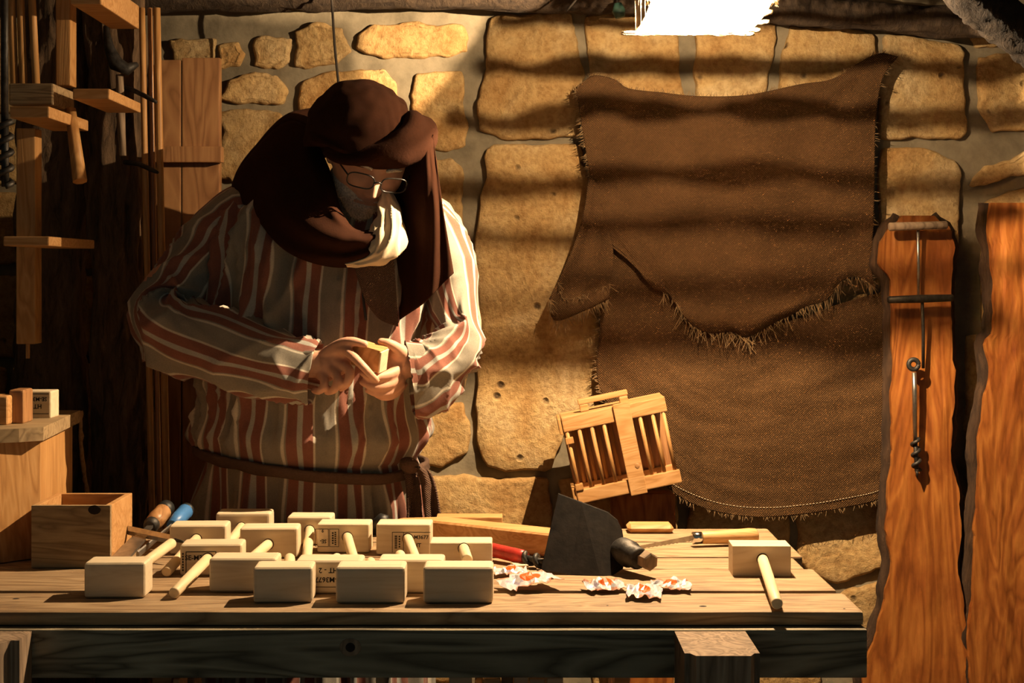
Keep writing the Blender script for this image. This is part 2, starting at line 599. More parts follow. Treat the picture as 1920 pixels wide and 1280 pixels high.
STONES = [
    [(918, 30), (1000, 24), (1070, 24), (1085, 70), (1094, 140), (1090, 256), (1000, 258), (940, 262), (893, 245), (897, 180), (912, 130), (910, 60)],
    [(1098, 28), (1180, 25), (1270, 60), (1278, 120), (1286, 190), (1282, 262), (1110, 262), (1108, 140), (1098, 70)],
    [(1298, 60), (1380, 50), (1455, 42), (1458, 60), (1440, 160), (1432, 262), (1304, 262), (1300, 130)],
    [(1478, 45), (1560, 52), (1640, 60), (1642, 110), (1632, 262), (1452, 262), (1460, 160)],
    [(1658, 62), (1790, 76), (1808, 95), (1812, 180), (1815, 250), (1800, 263), (1648, 258), (1645, 150)],
    [(1832, 106), (1900, 96), (1990, 110), (1990, 240), (1860, 250), (1838, 200)],
    [(1822, 64), (1900, 66), (1985, 70), (1985, 90), (1900, 84), (1826, 90)],
    [(910, 278), (1000, 266), (1092, 266), (1112, 420), (1125, 600), (1132, 760), (1060, 800), (1040, 880), (950, 888), (908, 878), (888, 820), (896, 770), (892, 700), (897, 600), (891, 480), (897, 380), (914, 330)],
    [(1648, 277), (1760, 280), (1792, 300), (1803, 322), (1798, 430), (1786, 600), (1645, 600)],
    [(1818, 344), (1850, 310), (1930, 284), (1985, 282), (1985, 312), (1900, 332), (1832, 351)],
    [(1842, 380), (1930, 345), (1995, 345), (1995, 610), (1842, 610)],
    [(672, 60), (700, 46), (750, 40), (870, 46), (881, 56), (877, 98), (850, 108), (720, 108), (686, 100), (669, 88)],
    [(776, 136), (820, 130), (864, 129), (871, 180), (878, 238), (870, 274), (842, 283), (792, 275), (776, 220), (771, 175)],
    [(566, 150), (602, 132), (720, 126), (745, 160), (750, 250), (700, 262), (572, 250), (557, 200)],
    [(556, 58), (592, 42), (640, 52), (656, 98), (628, 118), (572, 130), (550, 122)],
    [(468, 82), (492, 66), (546, 74), (542, 116), (520, 128), (474, 124)],
    [(408, 188), (430, 148), (478, 132), (520, 142), (542, 172), (534, 194), (480, 196)],
    [(412, 210), (440, 204), (505, 204), (526, 212), (542, 260), (550, 342), (408, 338)],
    [(408, 80), (446, 74), (458, 100), (450, 126), (408, 130)],
    [(318, 72), (400, 68), (402, 112), (322, 118)],
    [(400, 360), (540, 352), (556, 420), (548, 520), (400, 530)],
    [(764, 300), (842, 295), (870, 318), (868, 400), (872, 438), (850, 458), (764, 450)],
    [(764, 478), (858, 470), (878, 520), (880, 600), (878, 700), (868, 738), (764, 740)],
    [(768, 756), (868, 756), (884, 800), (880, 848), (850, 870), (815, 880), (768, 866)],
    [(768, 894), (860, 888), (930, 900), (1030, 894), (1036, 950), (1030, 1000), (768, 1000)],
    [(1052, 898), (1120, 905), (1262, 910), (1275, 960), (1272, 1030), (1050, 1030)],
    [(1292, 900), (1390, 905), (1476, 910), (1480, 1050), (1468, 1062), (1290, 1062)],
    [(1492, 930), (1560, 925), (1660, 920), (1668, 1056), (1630, 1078), (1572, 1098), (1520, 1080), (1494, 1040)],
    [(1576, 1112), (1660, 1088), (1700, 1090), (1700, 1260), (1600, 1262), (1572, 1180)],
    [(1146, 280), (1380, 282), (1384, 520), (1150, 524)],
    [(1402, 280), (1632, 282), (1630, 500), (1402, 505)],
    [(1152, 545), (1330, 540), (1332, 750), (1156, 756)],
    [(1350, 540), (1628, 520), (1632, 700), (1352, 745)],
    [(1068, 820), (1160, 775), (1420, 770), (1422, 885), (1068, 885)],
    [(1440, 765), (1660, 722), (1664, 905), (1440, 890)],
    [(1648, 620), (1790, 620), (1790, 900), (1684, 900)],
    [(1690, 920), (1800, 920), (1850, 980), (1840, 1080), (1690, 1070)],
    [(1810, 630), (1995, 630), (1995, 900), (1812, 905)],
    [(560, 280), (745, 280), (745, 470), (570, 480)],
    [(400, 550), (560, 545), (565, 760), (400, 760)],
    [(580, 500), (745, 490), (745, 760), (585, 760)],
    [(400, 780), (740, 780), (745, 1010), (400, 1000)],
    [(300, 560), (384, 560), (384, 800), (300, 800)],
]
# coursed fill of the stretches that the bench, the trunks and the frame leave out
for (x0, x1, y0, y1, w, h) in ((2010, 2800, 20, 1430, 190, 150), (1100, 1560, 1080, 1440, 170, 110), (400, 1080, 1020, 1440, 190, 130),
                               (-900, 280, 30, 1430, 200, 160), (1580, 1990, 1280, 1440, 200, 150), (300, 384, 820, 1430, 84, 160), (1860, 1995, 920, 1270, 135, 165)):
    y = y0
    while y < y1 - 30:
        hh = min(h * random.uniform(0.8, 1.2), y1 - y)
        x = x0
        while x < x1 - 30:
            ww = min(w * random.uniform(0.75, 1.25), x1 - x)
            j = lambda: random.uniform(-5, 5)
            STONES.append([(x + 10 + j(), y + 9 + j()), (x + ww / 2, y + 6 + j()), (x + ww - 10 + j(), y + 9 + j()), (x + ww - 8, y + hh / 2 + j()),
                           (x + ww - 10 + j(), y + hh - 9 + j()), (x + ww / 2, y + hh - 7 + j()), (x + 10 + j(), y + hh - 9 + j())])
            x += ww
        y += hh


def stone(poly, idx):
    pts = [P(x, y, WD) for x, y in poly]
    pts2 = []
    N = 88
    per = [0]
    for i in range(len(pts)):
        per.append(per[-1] + (pts[(i + 1) % len(pts)] - pts[i]).length)
    L = per[-1]
    for k in range(N):
        s = L * k / N
        i = max(q for q in range(len(pts)) if per[q] <= s)
        f = (s - per[i]) / max(1e-6, per[i + 1] - per[i])
        pts2.append(pts[i].lerp(pts[(i + 1) % len(pts)], f))
    # soften the corners, then roughen the outline
    sm = [(pts2[k - 1] + pts2[k] * 3 + pts2[(k + 1) % N]) / 5 for k in range(N)]
    c = sum(sm, Vector()) / N
    sm = [p + noise.noise_vector(p * 14 + Vector((idx, 0, 0))) * 0.009 + noise.noise_vector(p * 45 + Vector((idx, 0, 0))) * 0.005 for p in sm]
    for p in sm:
        p.y = WD
    rows = []
    size = min(1.0, L / 1.2)
    proud = random.uniform(0.0, 0.010)
    last = [9.0] * N
    for r, off, dep in ((1.0, 0.0, 0.04), (1.0, 0.001, 0.010), (1.0, 0.004, 0.003), (1.0, 0.009, 0.0), (0.9, 0.009, -0.001), (0.78, 0, -0.001), (0.66, 0, 0), (0.54, 0, 0), (0.42, 0, 0), (0.3, 0, 0), (0.18, 0, 0), (0.07, 0, 0), (0.0, 0, 0)):
        row = []
        for k in range(N):
            e = sm[k] - c
            last[k] = min(last[k], max(0.0, r - off / max(0.03, e.length)))
            p = c + e * last[k]
            a = 1.0 if off != 0.0 or r < 1 else 0.0
            rough = 0.010 * size * fnoise(p.x * 6 + idx, p.z * 6, 1) + 0.0050 * fnoise(p.x * 19 + idx, p.z * 19, 2) + 0.0030 * abs(fnoise(p.x * 48, p.z * 48, idx)) + 0.0015 * fnoise(p.x * 110, p.z * 110, idx)
            row.append(Vector((p.x, WD + dep - proud + a * rough, p.z)))
        rows.append(row)
    me = grid_mesh(rows, True)
    o = link('stone', me, 'stone', wall, True)
    return o


for i, poly in enumerate(STONES):
    stone(poly, i * 3.7)

# floor, side walls, ceiling boards
floor_o = box_obj('floor', (-2.7, 1.2, -0.1), (2.7, 4.3, 0.0), 'floor', None, 0)
tag(floor_o, 'packed earth floor', kind='structure')
wl = box_obj('wall_left', (-2.75, 1.2, 0), (-2.6, 4.25, 2.6), 'mortar', None, 0)
tag(wl, 'plastered side wall', kind='structure')
wr = box_obj('wall_right', (2.6, 1.2, 0), (2.75, 4.25, 2.6), 'mortar', None, 0)
tag(wr, 'plastered side wall', kind='structure')
ce = box_obj('ceiling', (-2.7, 1.6, 2.6), (2.7, 4.3, 2.66), 'reed', None, 0)
tag(ce, 'dark board ceiling', kind='structure')
tr = 0
for k in range(9):
    box_obj('plank', (-2.6, 1.62 + k * 0.295, 2.585), (2.6, 1.62 + k * 0.295 + 0.28, 2.60), 'reed', ce, 0.004)


def log(name, path, rad, mat, label, cat, n=70, nseg=40, amp=0.012, group=None, parent=None, vert=False):
    cp = catmull(path, n)
    vs, fs = tube_data(cp, rad if not isinstance(rad, (list, tuple)) else [x[0] for x in catmull([(r,) for r in rad], n)], nseg, True)
    cs = [Vector(c) for c in cp]
    out = []
    for i, v in enumerate(vs):
        c = cs[i // nseg]
        d = (v - c)
        L = d.length
        d.normalize()
        if vert:
            q = Vector((v.x * 26, v.y * 26, v.z * 5))
        else:
            q = Vector((v.x * 5, v.y * 26, v.z * 26))
        q2 = q * 2.3
        r = abs(noise.noise(q)) + 0.5 * abs(noise.noise(q2)) - 0.35
        out.append(c + d * (L + amp * r * 1.6 + amp * 0.8 * noise.noise(v * 4)))
    o = link(name, mesh_from(out, fs), mat, parent, True)
    if label:
        tag(o, label, cat, group)
    return o


log('trim_1', [P(150, -26, 3.93), P(600, -34, 3.93), P(1230, -32, 3.93)], 0.072, 'logw', 'round bark-covered beam under the ceiling left of the lamp', None)['kind'] = 'structure'
log('trim_2', [P(1390, 12, 3.96), P(1600, 26, 3.96), P(1800, 42, 3.96), P(2300, 70, 3.96)], 0.038, 'logw', 'thin bark-covered pole under the ceiling right of the lamp', None)['kind'] = 'structure'
bo = log('trim_3', [P(1770, -60, 3.25), P(1880, 40, 3.3), P(2010, 130, 3.35)], 0.05, 'darkbark', 'dark diagonal brace in the upper corner by the slabs', None)
bo['kind'] = 'structure'

# hanging cord from the beam
cord = tube('hanging_rope', catmull([P(621, -20, 3.84), P(624, 30, 3.84), P(628, 90, 3.84), P(634, 150, 3.83), P(636, 168, 3.83)], 16),
     [0.0035] * 14 + [0.005, 0.005], 'rope', None, 6)
tag(cord, 'thin dark rope hanging from the beam behind the headscarf', 'rope')

# ---- trunks on the left
t1 = log('tree_trunk', [P(100, 1480, 3.85), P(98, 1000, 3.85), P(95, 600, 3.85), P(110, 200, 3.85), P(108, -260, 3.85)], [0.10, 0.095, 0.09, 0.092, 0.09], 'bark',
         'rough dark tree trunk standing behind the chest on the bench', 'tree trunk', 150, 72, 0.018, None, None, True)
t2 = log('tree_trunk', [P(240, 1500, 3.78), P(236, 1000, 3.78), P(222, 600, 3.78), P(222, 200, 3.78), P(215, -260, 3.78)], [0.085, 0.075, 0.066, 0.066, 0.066], 'bark',
         'rough dark tree trunk standing beside the thin upright poles', 'tree trunk', 150, 72, 0.018, None, None, True)
t3 = log('tree_trunk', [P(-100, 1480, 3.86), P(-102, 600, 3.86), P(-100, -260, 3.86)], 0.085, 'bark',
         'rough dark tree trunk behind the hanging auger bit', 'tree trunk', 120, 60, 0.018, None, None, True)

# bark strip peeling in the gap between the trunks
mb = MB()
cp = catmull([P(152, 770, 3.62), P(152, 830, 3.62), P(157, 880, 3.62), P(165, 930, 3.62), P(178, 1010, 3.62)], 26)
mb.tube([Vector(c) + Vector((0.003 * fnoise(i * 0.7), 0, 0)) for i, c in enumerate(cp)], [0.005 + 0.003 * fnoise(i * 0.9, 5) for i in range(26)], 7)
o = mb.build('peeled_bark', 'pine', t1, True)
tag(o, 'pale peeled strip of bark')

# ---- plank door panel behind the man
dp = thing('plank_door', 'varnished upright boards with a crossbar behind the person', 'plank door', P(352, 1480, 4.02))
dp.location.z = 0


def local_box(parent, name, lo, hi, mat, bev=0.003, **kw):
    o = box_obj(name, Vector(lo) - parent.location, Vector(hi) - parent.location, mat, parent, bev, **kw)
    return o


def pbox(parent, name, x0, x1, y0, y1, d0, d1, mat, bev=0.003, floor=False, **kw):
    """box whose front face covers pixels x0..x1, y0..y1 at distance d0"""
    a, b = P(x0, y1, d0), P(x1, y0, d0)
    zlo = 0.0 if floor else a.z
    lo, hi = Vector((a.x, d0, zlo)), Vector((b.x, d1, b.z))
    if parent is None:
        return box_obj(name, lo, hi, mat, None, bev, **kw)
    return local_box(parent, name, lo, hi, mat, bev, **kw)


pbox(dp, 'board', 292, 339, 112, 0, 4.0, 4.03, 'door', 0.003, True)
pbox(dp, 'board', 341, 412, 108, 0, 4.0, 4.03, 'door', 0.003, True)
pbox(dp, 'crossbar', 290, 416, 274, 304, 3.97, 4.0, 'door', 0.003)

# thin upright poles leaning on the wall
for (xt, xb, d, r, lab, mt) in ((266, 285, 3.70, 0.0075, 'pale thin pole beside the tree trunk', 'pinez'), (281, 299, 3.72, 0.006, 'darker thin pole between two pale poles', 'door'),
                            (294, 313, 3.70, 0.0085, 'pale thick pole beside the varnished boards', 'pinez')):
    a, b = P(xt, 15, d), P(xb, 960, d)
    dirv = (b - a) / (b.z - a.z)
    foot = a + dirv * (0 - a.z)
    tag(tube('pole', [foot.lerp(a, k / 12) for k in range(13)], r, mt, None, 10), lab, 'pole')

# ---- live-edge slabs on the right


def slab(prof, d0, d1, label):
    root = thing('live_edge_slab', label, 'wood slab')
    ys = [p[0] for p in prof]
    n = 110
    L, R = [], []
    for i in range(n):
        y = ys[0] + (ys[-1] - ys[0]) * i / (n - 1)
        k = max(q for q in range(len(prof) - 1) if ys[q] <= y)
        f = (y - ys[k]) / (ys[k + 1] - ys[k])
        f2 = f * f * (3 - 2 * f)
        l = prof[k][1] + (prof[k + 1][1] - prof[k][1]) * f2 + 3.5 * fnoise(y * 0.035, 1) + 1.5 * fnoise(y * 0.12, 2)
        r = prof[k][2] + (prof[k + 1][2] - prof[k][2]) * f2 + 3.5 * fnoise(y * 0.035, 7) + 1.5 * fnoise(y * 0.12, 8)
        L.append(P(l, y, d0))
        R.append(P(r, y, d0))
    root.location = (L[-1].lerp(R[-1], 0.5).x, d1, max(0, L[-1].z))
    off = root.location
    rows = []
    m = 26
    for i in range(n):
        row = []
        for j in range(m):
            p = L[i].lerp(R[i], j / (m - 1))
            p.y += 0.004 * fnoise(p.x * 22, p.z * 6, 4) + 0.0015 * fnoise(p.x * 80, p.z * 20, 5)
            row.append(p - off)
        back = [Vector((q.x, d1 - off.y, q.z)) for q in (row[-1], row[0])]
        rows.append(row + back)
    me = grid_mesh(rows, True)
    bm = bmesh.new()
    bm.from_mesh(me)
    bm.verts.ensure_lookup_table()
    bm.faces.new([bm.verts[k] for k in range(m + 2)])
    bm.faces.new([bm.verts[(n - 1) * (m + 2) + k] for k in range(m + 2)][::-1])
    bmesh.ops.recalc_face_normals(bm, faces=bm.faces)
    bm.to_mesh(me)
    bm.free()
    link('board', me, 'slab', root)
    for side, E in ((-1, L), (1, R)):
        mb = MB()
        pts = [e - off + Vector((side * (0.002 + 0.004 * fnoise(e.z * 9, side)), (d1 - d0) * 0.55, 0)) for e in E]
        mb.tube(pts, [max(0.006, (d1 - d0) * 0.27 * (1 + 0.5 * fnoise(q.z * 13, 3 * side))) for q in E], 8)
        b = mb.build('bark_edge', 'barkedge', root, True)
    return root


slab([(404, 1692, 1752), (432, 1664, 1786), (462, 1650, 1790), (492, 1648, 1786), (522, 1668, 1785), (562, 1672, 1783), (640, 1673, 1785), (700, 1676, 1790), (740, 1670, 1790),
      (800, 1673, 1786), (860, 1672, 1783), (920, 1665, 1798), (1000, 1662, 1803), (1060, 1672, 1795), (1120, 1660, 1805), (1180, 1645, 1812), (1240, 1625, 1815),
      (1290, 1618, 1812), (1495, 1612, 1800)], 3.99, 4.05, 'orange-brown live-edge slab with the augers hanging on it')
slab([(380, 1858, 1985), (420, 1853, 1990), (480, 1860, 1995), (560, 1865, 1998), (620, 1864, 1990), (645, 1848, 1985), (700, 1858, 1985), (760, 1845, 1990), (840, 1835, 1995),
      (900, 1836, 2000), (1000, 1828, 2000), (1100, 1826, 1995), (1200, 1815, 1990), (1290, 1822, 1990), (1498, 1815, 2000)], 3.97, 4.04,
     'orange-brown live-edge slab with bare face and nothing hanging on it')

# ================================================================== WORKBENCH
bench = thing('workbench', 'long weathered plank workbench in front of the stone wall', 'workbench', (-0.5, 2.95, 0))
XR = 0.57
XL = -1.75


def bbox(name, lo, hi, mat, bev=0.003, **kw):
    return local_box(bench, name, lo, hi, mat, bev, **kw)


bbox('plank', (XL, 2.556, BZ - 0.024), (XR + 0.012, 2.708, BZ), 'bench', 0.007, wob=0.003, cuts=24)
bbox('plank', (XL, 2.722, BZ - 0.028), (XR, 2.918, BZ + 0.001), 'bench', 0.004, wob=0.004, cuts=24)
bbox('plank', (XL, 2.928, BZ - 0.028), (XR - 0.018, 3.040, BZ), 'bench', 0.004, wob=0.003, cuts=24)
bbox('plank', (XL, 3.052, BZ - 0.028), (XR + 0.004, 3.215, BZ), 'bench', 0.004, wob=0.003, cuts=24)
bbox('plank', (XL, 3.226, BZ - 0.028), (XR - 0.01, 3.390, BZ), 'bench', 0.004, wob=0.003, cuts=24)
bbox('apron', (XL, 2.532, BZ - 0.104), (XR + 0.012, 2.60, BZ - 0.025), 'apron', 0.003, wob=0.002, cuts=30)
bbox('apron', (XL, 3.33, BZ - 0.12), (XR - 0.03, 3.38, BZ - 0.03), 'apron', 0.003)
bbox('lower_shelf', (XL, 2.66, 0.36), (XR - 0.05, 3.3, 0.39), 'bench', 0.004)
# dark nail holes and knots
for (px, py) in ((30, 1122), (1318, 1136), (1139, 1135), (1583, 1141), (700, 1142)):
    d = bench_d(py)
    p = P(px, py, d)
    k = MB()
    k.ball(p - bench.location + Vector((0, 0, -0.0012)), (0.008 if px in (30, 1318) else 0.003, 0.006 if px in (30, 1318) else 0.003, 0.002), None, 12, 6)
    k.build('knot_hole', 'hole', bench, True)
kn = MB()
pk = P(657, 1213, 2.5325)
kn.ball(pk - bench.location, (0.018, 0.0014, 0.015), None, 20, 8)
kn.build('knot', 'legwood', bench, True)
kn = MB()
kn.ball(pk - bench.location + Vector((0, -0.0006, 0)), (0.009, 0.0014, 0.0085), None, 20, 8)
kn.build('knot_core', 'hole', bench, True)


def post(x0, x1, d0, d1, ztop, ch, notch=False):
    """square post with cut corners on the front"""
    out = [(x0, d1), (x0, d0 + ch), (x0 + ch * 0.5, d0 + ch), (x0 + ch, d0), (x1 - ch, d0), (x1 - ch * 0.5, d0 + ch), (x1, d0 + ch), (x1, d1)]
    v = [Vector((x, y, z)) - bench.location for z in (0, ztop) for x, y in out]
    n = len(out)
    f = [tuple(range(n)), tuple(range(2 * n - 1, n - 1, -1))] + [(i, (i + 1) % n, (i + 1) % n + n, i + n) for i in range(n)]
    return link('leg', fix_normals(mesh_from(v, f)), 'legwood', bench)


post(0.266, 0.382, 2.368, 2.532, 0.776, 0.016)
post(-0.95, -0.786, 2.44, 2.532, 0.776, 0.028)
bbox('leg', (0.36, 3.2, 0), (0.47, 3.32, BZ - 0.03), 'legwood')
bbox('leg', (-1.5, 3.2, 0), (-1.39, 3.32, BZ - 0.03), 'legwood')

# ---- offcuts on the lower shelf: just their tops show under the apron
offs = [(285, 322, 3.05, 'pine', 'wide pine offcut standing on the lower shelf'), (324, 336, 3.02, 'handle', 'narrow orange offcut standing on the lower shelf'),
        (340, 364, 3.12, 'boxdark', 'dark curved offcut standing on the lower shelf'), (842, 884, 2.95, 'pale', 'pale offcut lowest of the row on the shelf'),
        (890, 904, 3.02, 'pine', 'thin offcut tilted in the row on the shelf'), (908, 938, 2.98, 'handle', 'orange pine offcut with a dark side on the shelf'),
        (940, 962, 3.0, 'boxdark', 'brown narrow offcut in the row on the shelf'), (964, 990, 2.96, 'pale', 'square pale offcut in the row on the shelf'),
        (993, 1022, 2.96, 'pale', 'pale offcut with cracked top in the row on the shelf'), (1026, 1056, 2.93, 'pale', 'short pale offcut at the end of the row'),
        (1152, 1182, 3.1, 'pine', 'split pine offcut standing alone on the shelf')]
for i, (x0, x1, d, mt, lab) in enumerate(offs):
    a, b = P(x0, 1268 + (i * 5) % 7, d), P(x1, 1268, d)
    o = box_obj('offcut', (a.x, d, 0.39), (b.x, d + 0.08, a.z), mt, None, 0.003)
    tag(o, lab, 'wood offcut', 'offcuts under the bench')

# ================================================================== MALLETS
HEADW, HEADH, HEADD = 0.114, 0.058, 0.064


def text_mesh(txt, size, font_bold=False):
    cu = bpy.data.curves.new('txt', 'FONT')
    cu.body = txt
    cu.size = size
    cu.align_x = 'CENTER'
    cu.align_y = 'CENTER'
    cu.extrude = 0.0002
    cu.offset = size * 0.018
    cu.resolution_u = 2
    ob = bpy.data.objects.new('txt', cu)
    COL.objects.link(ob)
    dg = bpy.context.evaluated_depsgraph_get()
    me = bpy.data.meshes.new_from_object(ob.evaluated_get(dg))
    bpy.data.objects.remove(ob)
    bpy.data.curves.remove(cu)
    return me


TXT = {}


def stamp(parent, lines, frame, flip, y, name='stamp', bars=None):
    """ink stamp on a face that looks to -Y: text lines (txt, x, z, size), frame strips (x0,x1,z0,z1)"""
    bm = bmesh.new()
    for (t, x, z, size) in lines:
        key = (t, size)
        if key not in TXT:
            TXT[key] = text_mesh(t, size)
        k = len(bm.verts)
        bm.from_mesh(TXT[key])
        bm.verts.ensure_lookup_table()
        rot = Matrix.Rotation(PI / 2, 4, 'X')
        for v in bm.verts[k:]:
            v.co = (Matrix.Translation((x, 0, z)) @ rot) @ v.co
    for (x0, x1, z0, z1) in frame:
        vs_ = [bm.verts.new((x, -0.0003, z)) for x, z in ((x0, z0), (x1, z0), (x1, z1), (x0, z1))]
        bm.faces.new(vs_)
    if flip:
        bmesh.ops.transform(bm, matrix=Matrix.Rotation(PI, 4, 'Y'), verts=bm.verts)
    bmesh.ops.translate(bm, vec=(0, y, HEADH / 2), verts=bm.verts)
    me = bpy.data.meshes.new('stamp')
    bm.to_mesh(me)
    bm.free()
    return link(name, me, 'ink', parent)


def rect(x0, x1, z0, z1, t=0.0009):
    return [(x0, x1, z0, z0 + t), (x0, x1, z1 - t, z1), (x0, x0 + t, z0, z1), (x1 - t, x1, z0, z1)]


head_me = box_mesh(HEADW, HEADD, HEADH, 0.007, 3)
hole_mb = MB()


def mallet(label, px, py_base, w=1.0, h=1.0, rz=0.0, direction='front', hx=0.0, hz=0.036, end=None, length=0.22, stampk=None, bev=None, hr=0.0098, group=None):
    """px: middle of the front face; py_base: row where its lower front edge meets the bench"""
    d = bench_d(py_base)
    p = P(px, py_base, d)
    root = thing('mallet', label, 'mallet', (p.x, d + HEADD / 2, BZ + 0.001), rz, group)
    hm = head_me if bev is None else box_mesh(HEADW, HEADD, HEADH, bev, 3)
    hd = link('head', hm, 'pale', root)
    hd.scale = (w, 1, h)
    for pl in hm.polygons:
        pl.use_smooth = False
    s = -1 if direction == 'front' else 1
    inv = (Matrix.Translation(root.location) @ Matrix.Rotation(rz, 4, 'Z')).inverted()
    a = Vector((hx, -s * 0.01, hz))
    if end is not None:
        e = inv @ end
    else:
        e = Vector((hx, s * (HEADD / 2 + length), hz - 0.022))
    dv = (e - a).normalized()
    v, f = tube_data([a, e - dv * 0.003, e], [hr, hr, hr * 0.8], 20)
    hn = link('handle', mesh_from(v, f), 'paledowel', root)
    for q in hn.data.polygons:
        q.use_smooth = len(q.vertices) == 4
    # dark socket ring round the handle
    t = (s * HEADD / 2 - a.y) / (e.y - a.y)
    c = a.lerp(e, t)
    rv, rf = tube_data([Vector((c.x, c.y - s * 0.002, c.z)), Vector((c.x, c.y + s * 0.0004, c.z))], hr * 1.14, 20)
    link('socket', mesh_from(rv, rf), 'hole', root)
    yf = -HEADD / 2 - 0.0004
    if stampk == 'a':     # mallet 2: frame with the number, left half of the face
        stamp(root, [('SE-M3677', -0.022, 0.004, 0.0125)], [(-0.046, 0.010, 0.0145, 0.016), (-0.046, -0.0445, -0.026, 0.016), (0.0085, 0.010, 0.010, 0.016)] +
              [(-0.0525, -0.0495, -0.02 + 0.005 * i, -0.0165 + 0.005 * i) for i in range(7)], False, yf)
    if stampk == 'b':     # upside-down frames with SE
        stamp(root, [('SE-', 0.040, 0.006, 0.0105), ('9', 0.041, -0.015, 0.009)], rect(0.029, 0.056, -0.019, 0.017) + rect(0.0085, 0.0275, -0.019, 0.017) +
              [(0.014, 0.017, -0.013 + 0.004 * i, -0.0105 + 0.004 * i) for i in range(7)] + [(0.019, 0.0225, -0.012 + 0.005 * i, -0.009 + 0.005 * i) for i in range(5)], True, yf)
    if stampk == 'c':     # frame with SE-M3677 / HT
        stamp(root, [('SE-M3677', 0.029, 0.006, 0.0105), ('HT', 0.028, -0.010, 0.0115)], [(-0.022, 0.054, 0.0155, 0.0165), (-0.022, -0.021, -0.024, 0.0165), (0.0, 0.001, -0.024, 0.0165)] +
              [(-0.017, -0.012, -0.016 + 0.0038 * i, -0.0135 + 0.0038 * i) for i in range(7)] + [(-0.009, -0.006, -0.014 + 0.005 * i, -0.011 + 0.005 * i) for i in range(5)], False, yf)
    if stampk == 'd':     # upside-down number
        stamp(root, [('HT - 2', 0.0, -0.012, 0.0125), ('SE-M3677', -0.002, 0.004, 0.0125)], [(-0.05, 0.05, 0.0165, 0.0175)], True, yf)
    return root


G = 'mallets on the workbench'
mallet('pale mallet beside the open box, shadow falling on bare planks', 214, 1122, 0.92, 1.05, 0.02, 'back', 0.02, 0.036, P(322, 1018, 2.93), group=G)
mallet('mallet stamped with a framed number, handle reaching far towards the bench edge', 394, 1080, 1.0, 1.0, 0.04, 'front', 0.0, 0.036, P(326, 1112, bench_d(1124)) + Vector((0, 0, 0.0)), stampk='a', group=G)
mallet('mallet with its handle tip poking out beside the stamped one, next to the chisels', 370, 1040, 0.99, 1.0, 0.03, 'front', 0.0, 0.034, P(312, 1072, bench_d(1083)), group=G)
mallet('mallet at the back against the dark robe', 455, 1014, 1.0, 1.0, 0.02, 'front', 0.0, 0.034, P(428, 1020, bench_d(1032)), group=G)
mallet('plain mallet with a handle slanting behind the grey-faced one', 503, 1047, 1.0, 1.02, 0.03, 'front', 0.01, 0.034, P(462, 1055, bench_d(1066)), group=G)
mallet('wide mallet with a shadowed face behind the corner of another', 455, 1111, 1.04, 1.02, 0.0, 'back', -0.01, 0.036, length=0.05, group=G)
mallet('teal-shadowed mallet at the bench edge in front of the wide one', 529, 1131, 0.88, 1.04, 0.03, 'back', 0.008, 0.034, P(543, 1046, 2.80), group=G)
mallet('small mallet at the back by the lit lower robe', 580, 1022, 0.80, 1.0, -0.02, 'front', -0.004, 0.034, P(575, 1048, bench_d(1058)), group=G)
mallet('mallet with an upside-down SE stamp in two frames', 644, 1037, 0.92, 1.0, -0.02, 'front', 0.0, 0.036, P(664, 1052, bench_d(1066)), stampk='b', bev=0.005, group=G)
mallet('mallet with an upright SE-M3677 HT stamp', 757, 1041, 0.95, 1.06, -0.03, 'front', 0.0, 0.038, P(782, 1055, bench_d(1068)), stampk='c', bev=0.005, group=G)
mallet('mallet whose handle rests on top of the one before it', 864, 1075, 1.02, 0.98, 0.0, 'front', 0.003, 0.042, P(876, 1049, 2.685), bev=0.004, group=G)
mallet('mallet with an upside-down number stamp between two shadowed ones', 616, 1114, 1.02, 1.0, -0.01, 'back', -0.01, 0.036, P(632, 1046, 2.88), stampk='d', group=G)
mallet('mallet with a knot stain at the bench edge before the stamped one', 694, 1132, 1.03, 1.06, 0.0, 'back', 0.0, 0.035, P(695, 1052, 2.76), hr=0.0085, group=G)
mallet('clean yellow-faced mallet behind two at the bench edge', 770, 1113, 1.01, 1.0, -0.02, 'back', -0.01, 0.036, P(750, 1040, 2.93), group=G)
mallet('mallet with a chipped lower edge beside the candy wrappers', 859, 1132, 1.04, 1.06, -0.01, 'back', 0.012, 0.028, length=0.09, group=G)
mallet('square-edged mallet lying apart beside the saw', 1429, 1081, 0.94, 0.96, -0.02, 'front', 0.004, 0.034, P(1457, 1132, bench_d(1146)), bev=0.0015, group=G)

# ================================================================== THINGS ON THE BENCH
# open box
bx = thing('open_box', 'small open wooden box with shade-darkened front and orange side', 'box', (-0.836, 3.015, BZ + 0.001))
T = 0.012
bw, bd, bh = 0.15, 0.17, 0.118
for nm, lo, hi, mt in (('front_panel', (-bw / 2, -bd / 2, 0), (bw / 2, -bd / 2 + T, bh), 'boxdark'), ('back_panel', (-bw / 2, bd / 2 - T, 0), (bw / 2, bd / 2, bh), 'pine'),  # front panel in darker wood: its unlit look is put into the colour
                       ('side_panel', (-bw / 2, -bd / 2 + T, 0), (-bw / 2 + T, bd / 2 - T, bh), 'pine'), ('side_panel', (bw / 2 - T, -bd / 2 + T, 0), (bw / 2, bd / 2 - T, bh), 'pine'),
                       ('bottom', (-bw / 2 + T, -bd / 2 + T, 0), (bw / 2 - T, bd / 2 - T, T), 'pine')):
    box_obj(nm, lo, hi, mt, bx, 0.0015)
k = MB()
k.ball((0.045, -bd / 2 - 0.0004, bh - 0.008), (0.012, 0.001, 0.009), None, 14, 6)
k.build('knot', 'hole', bx, True)

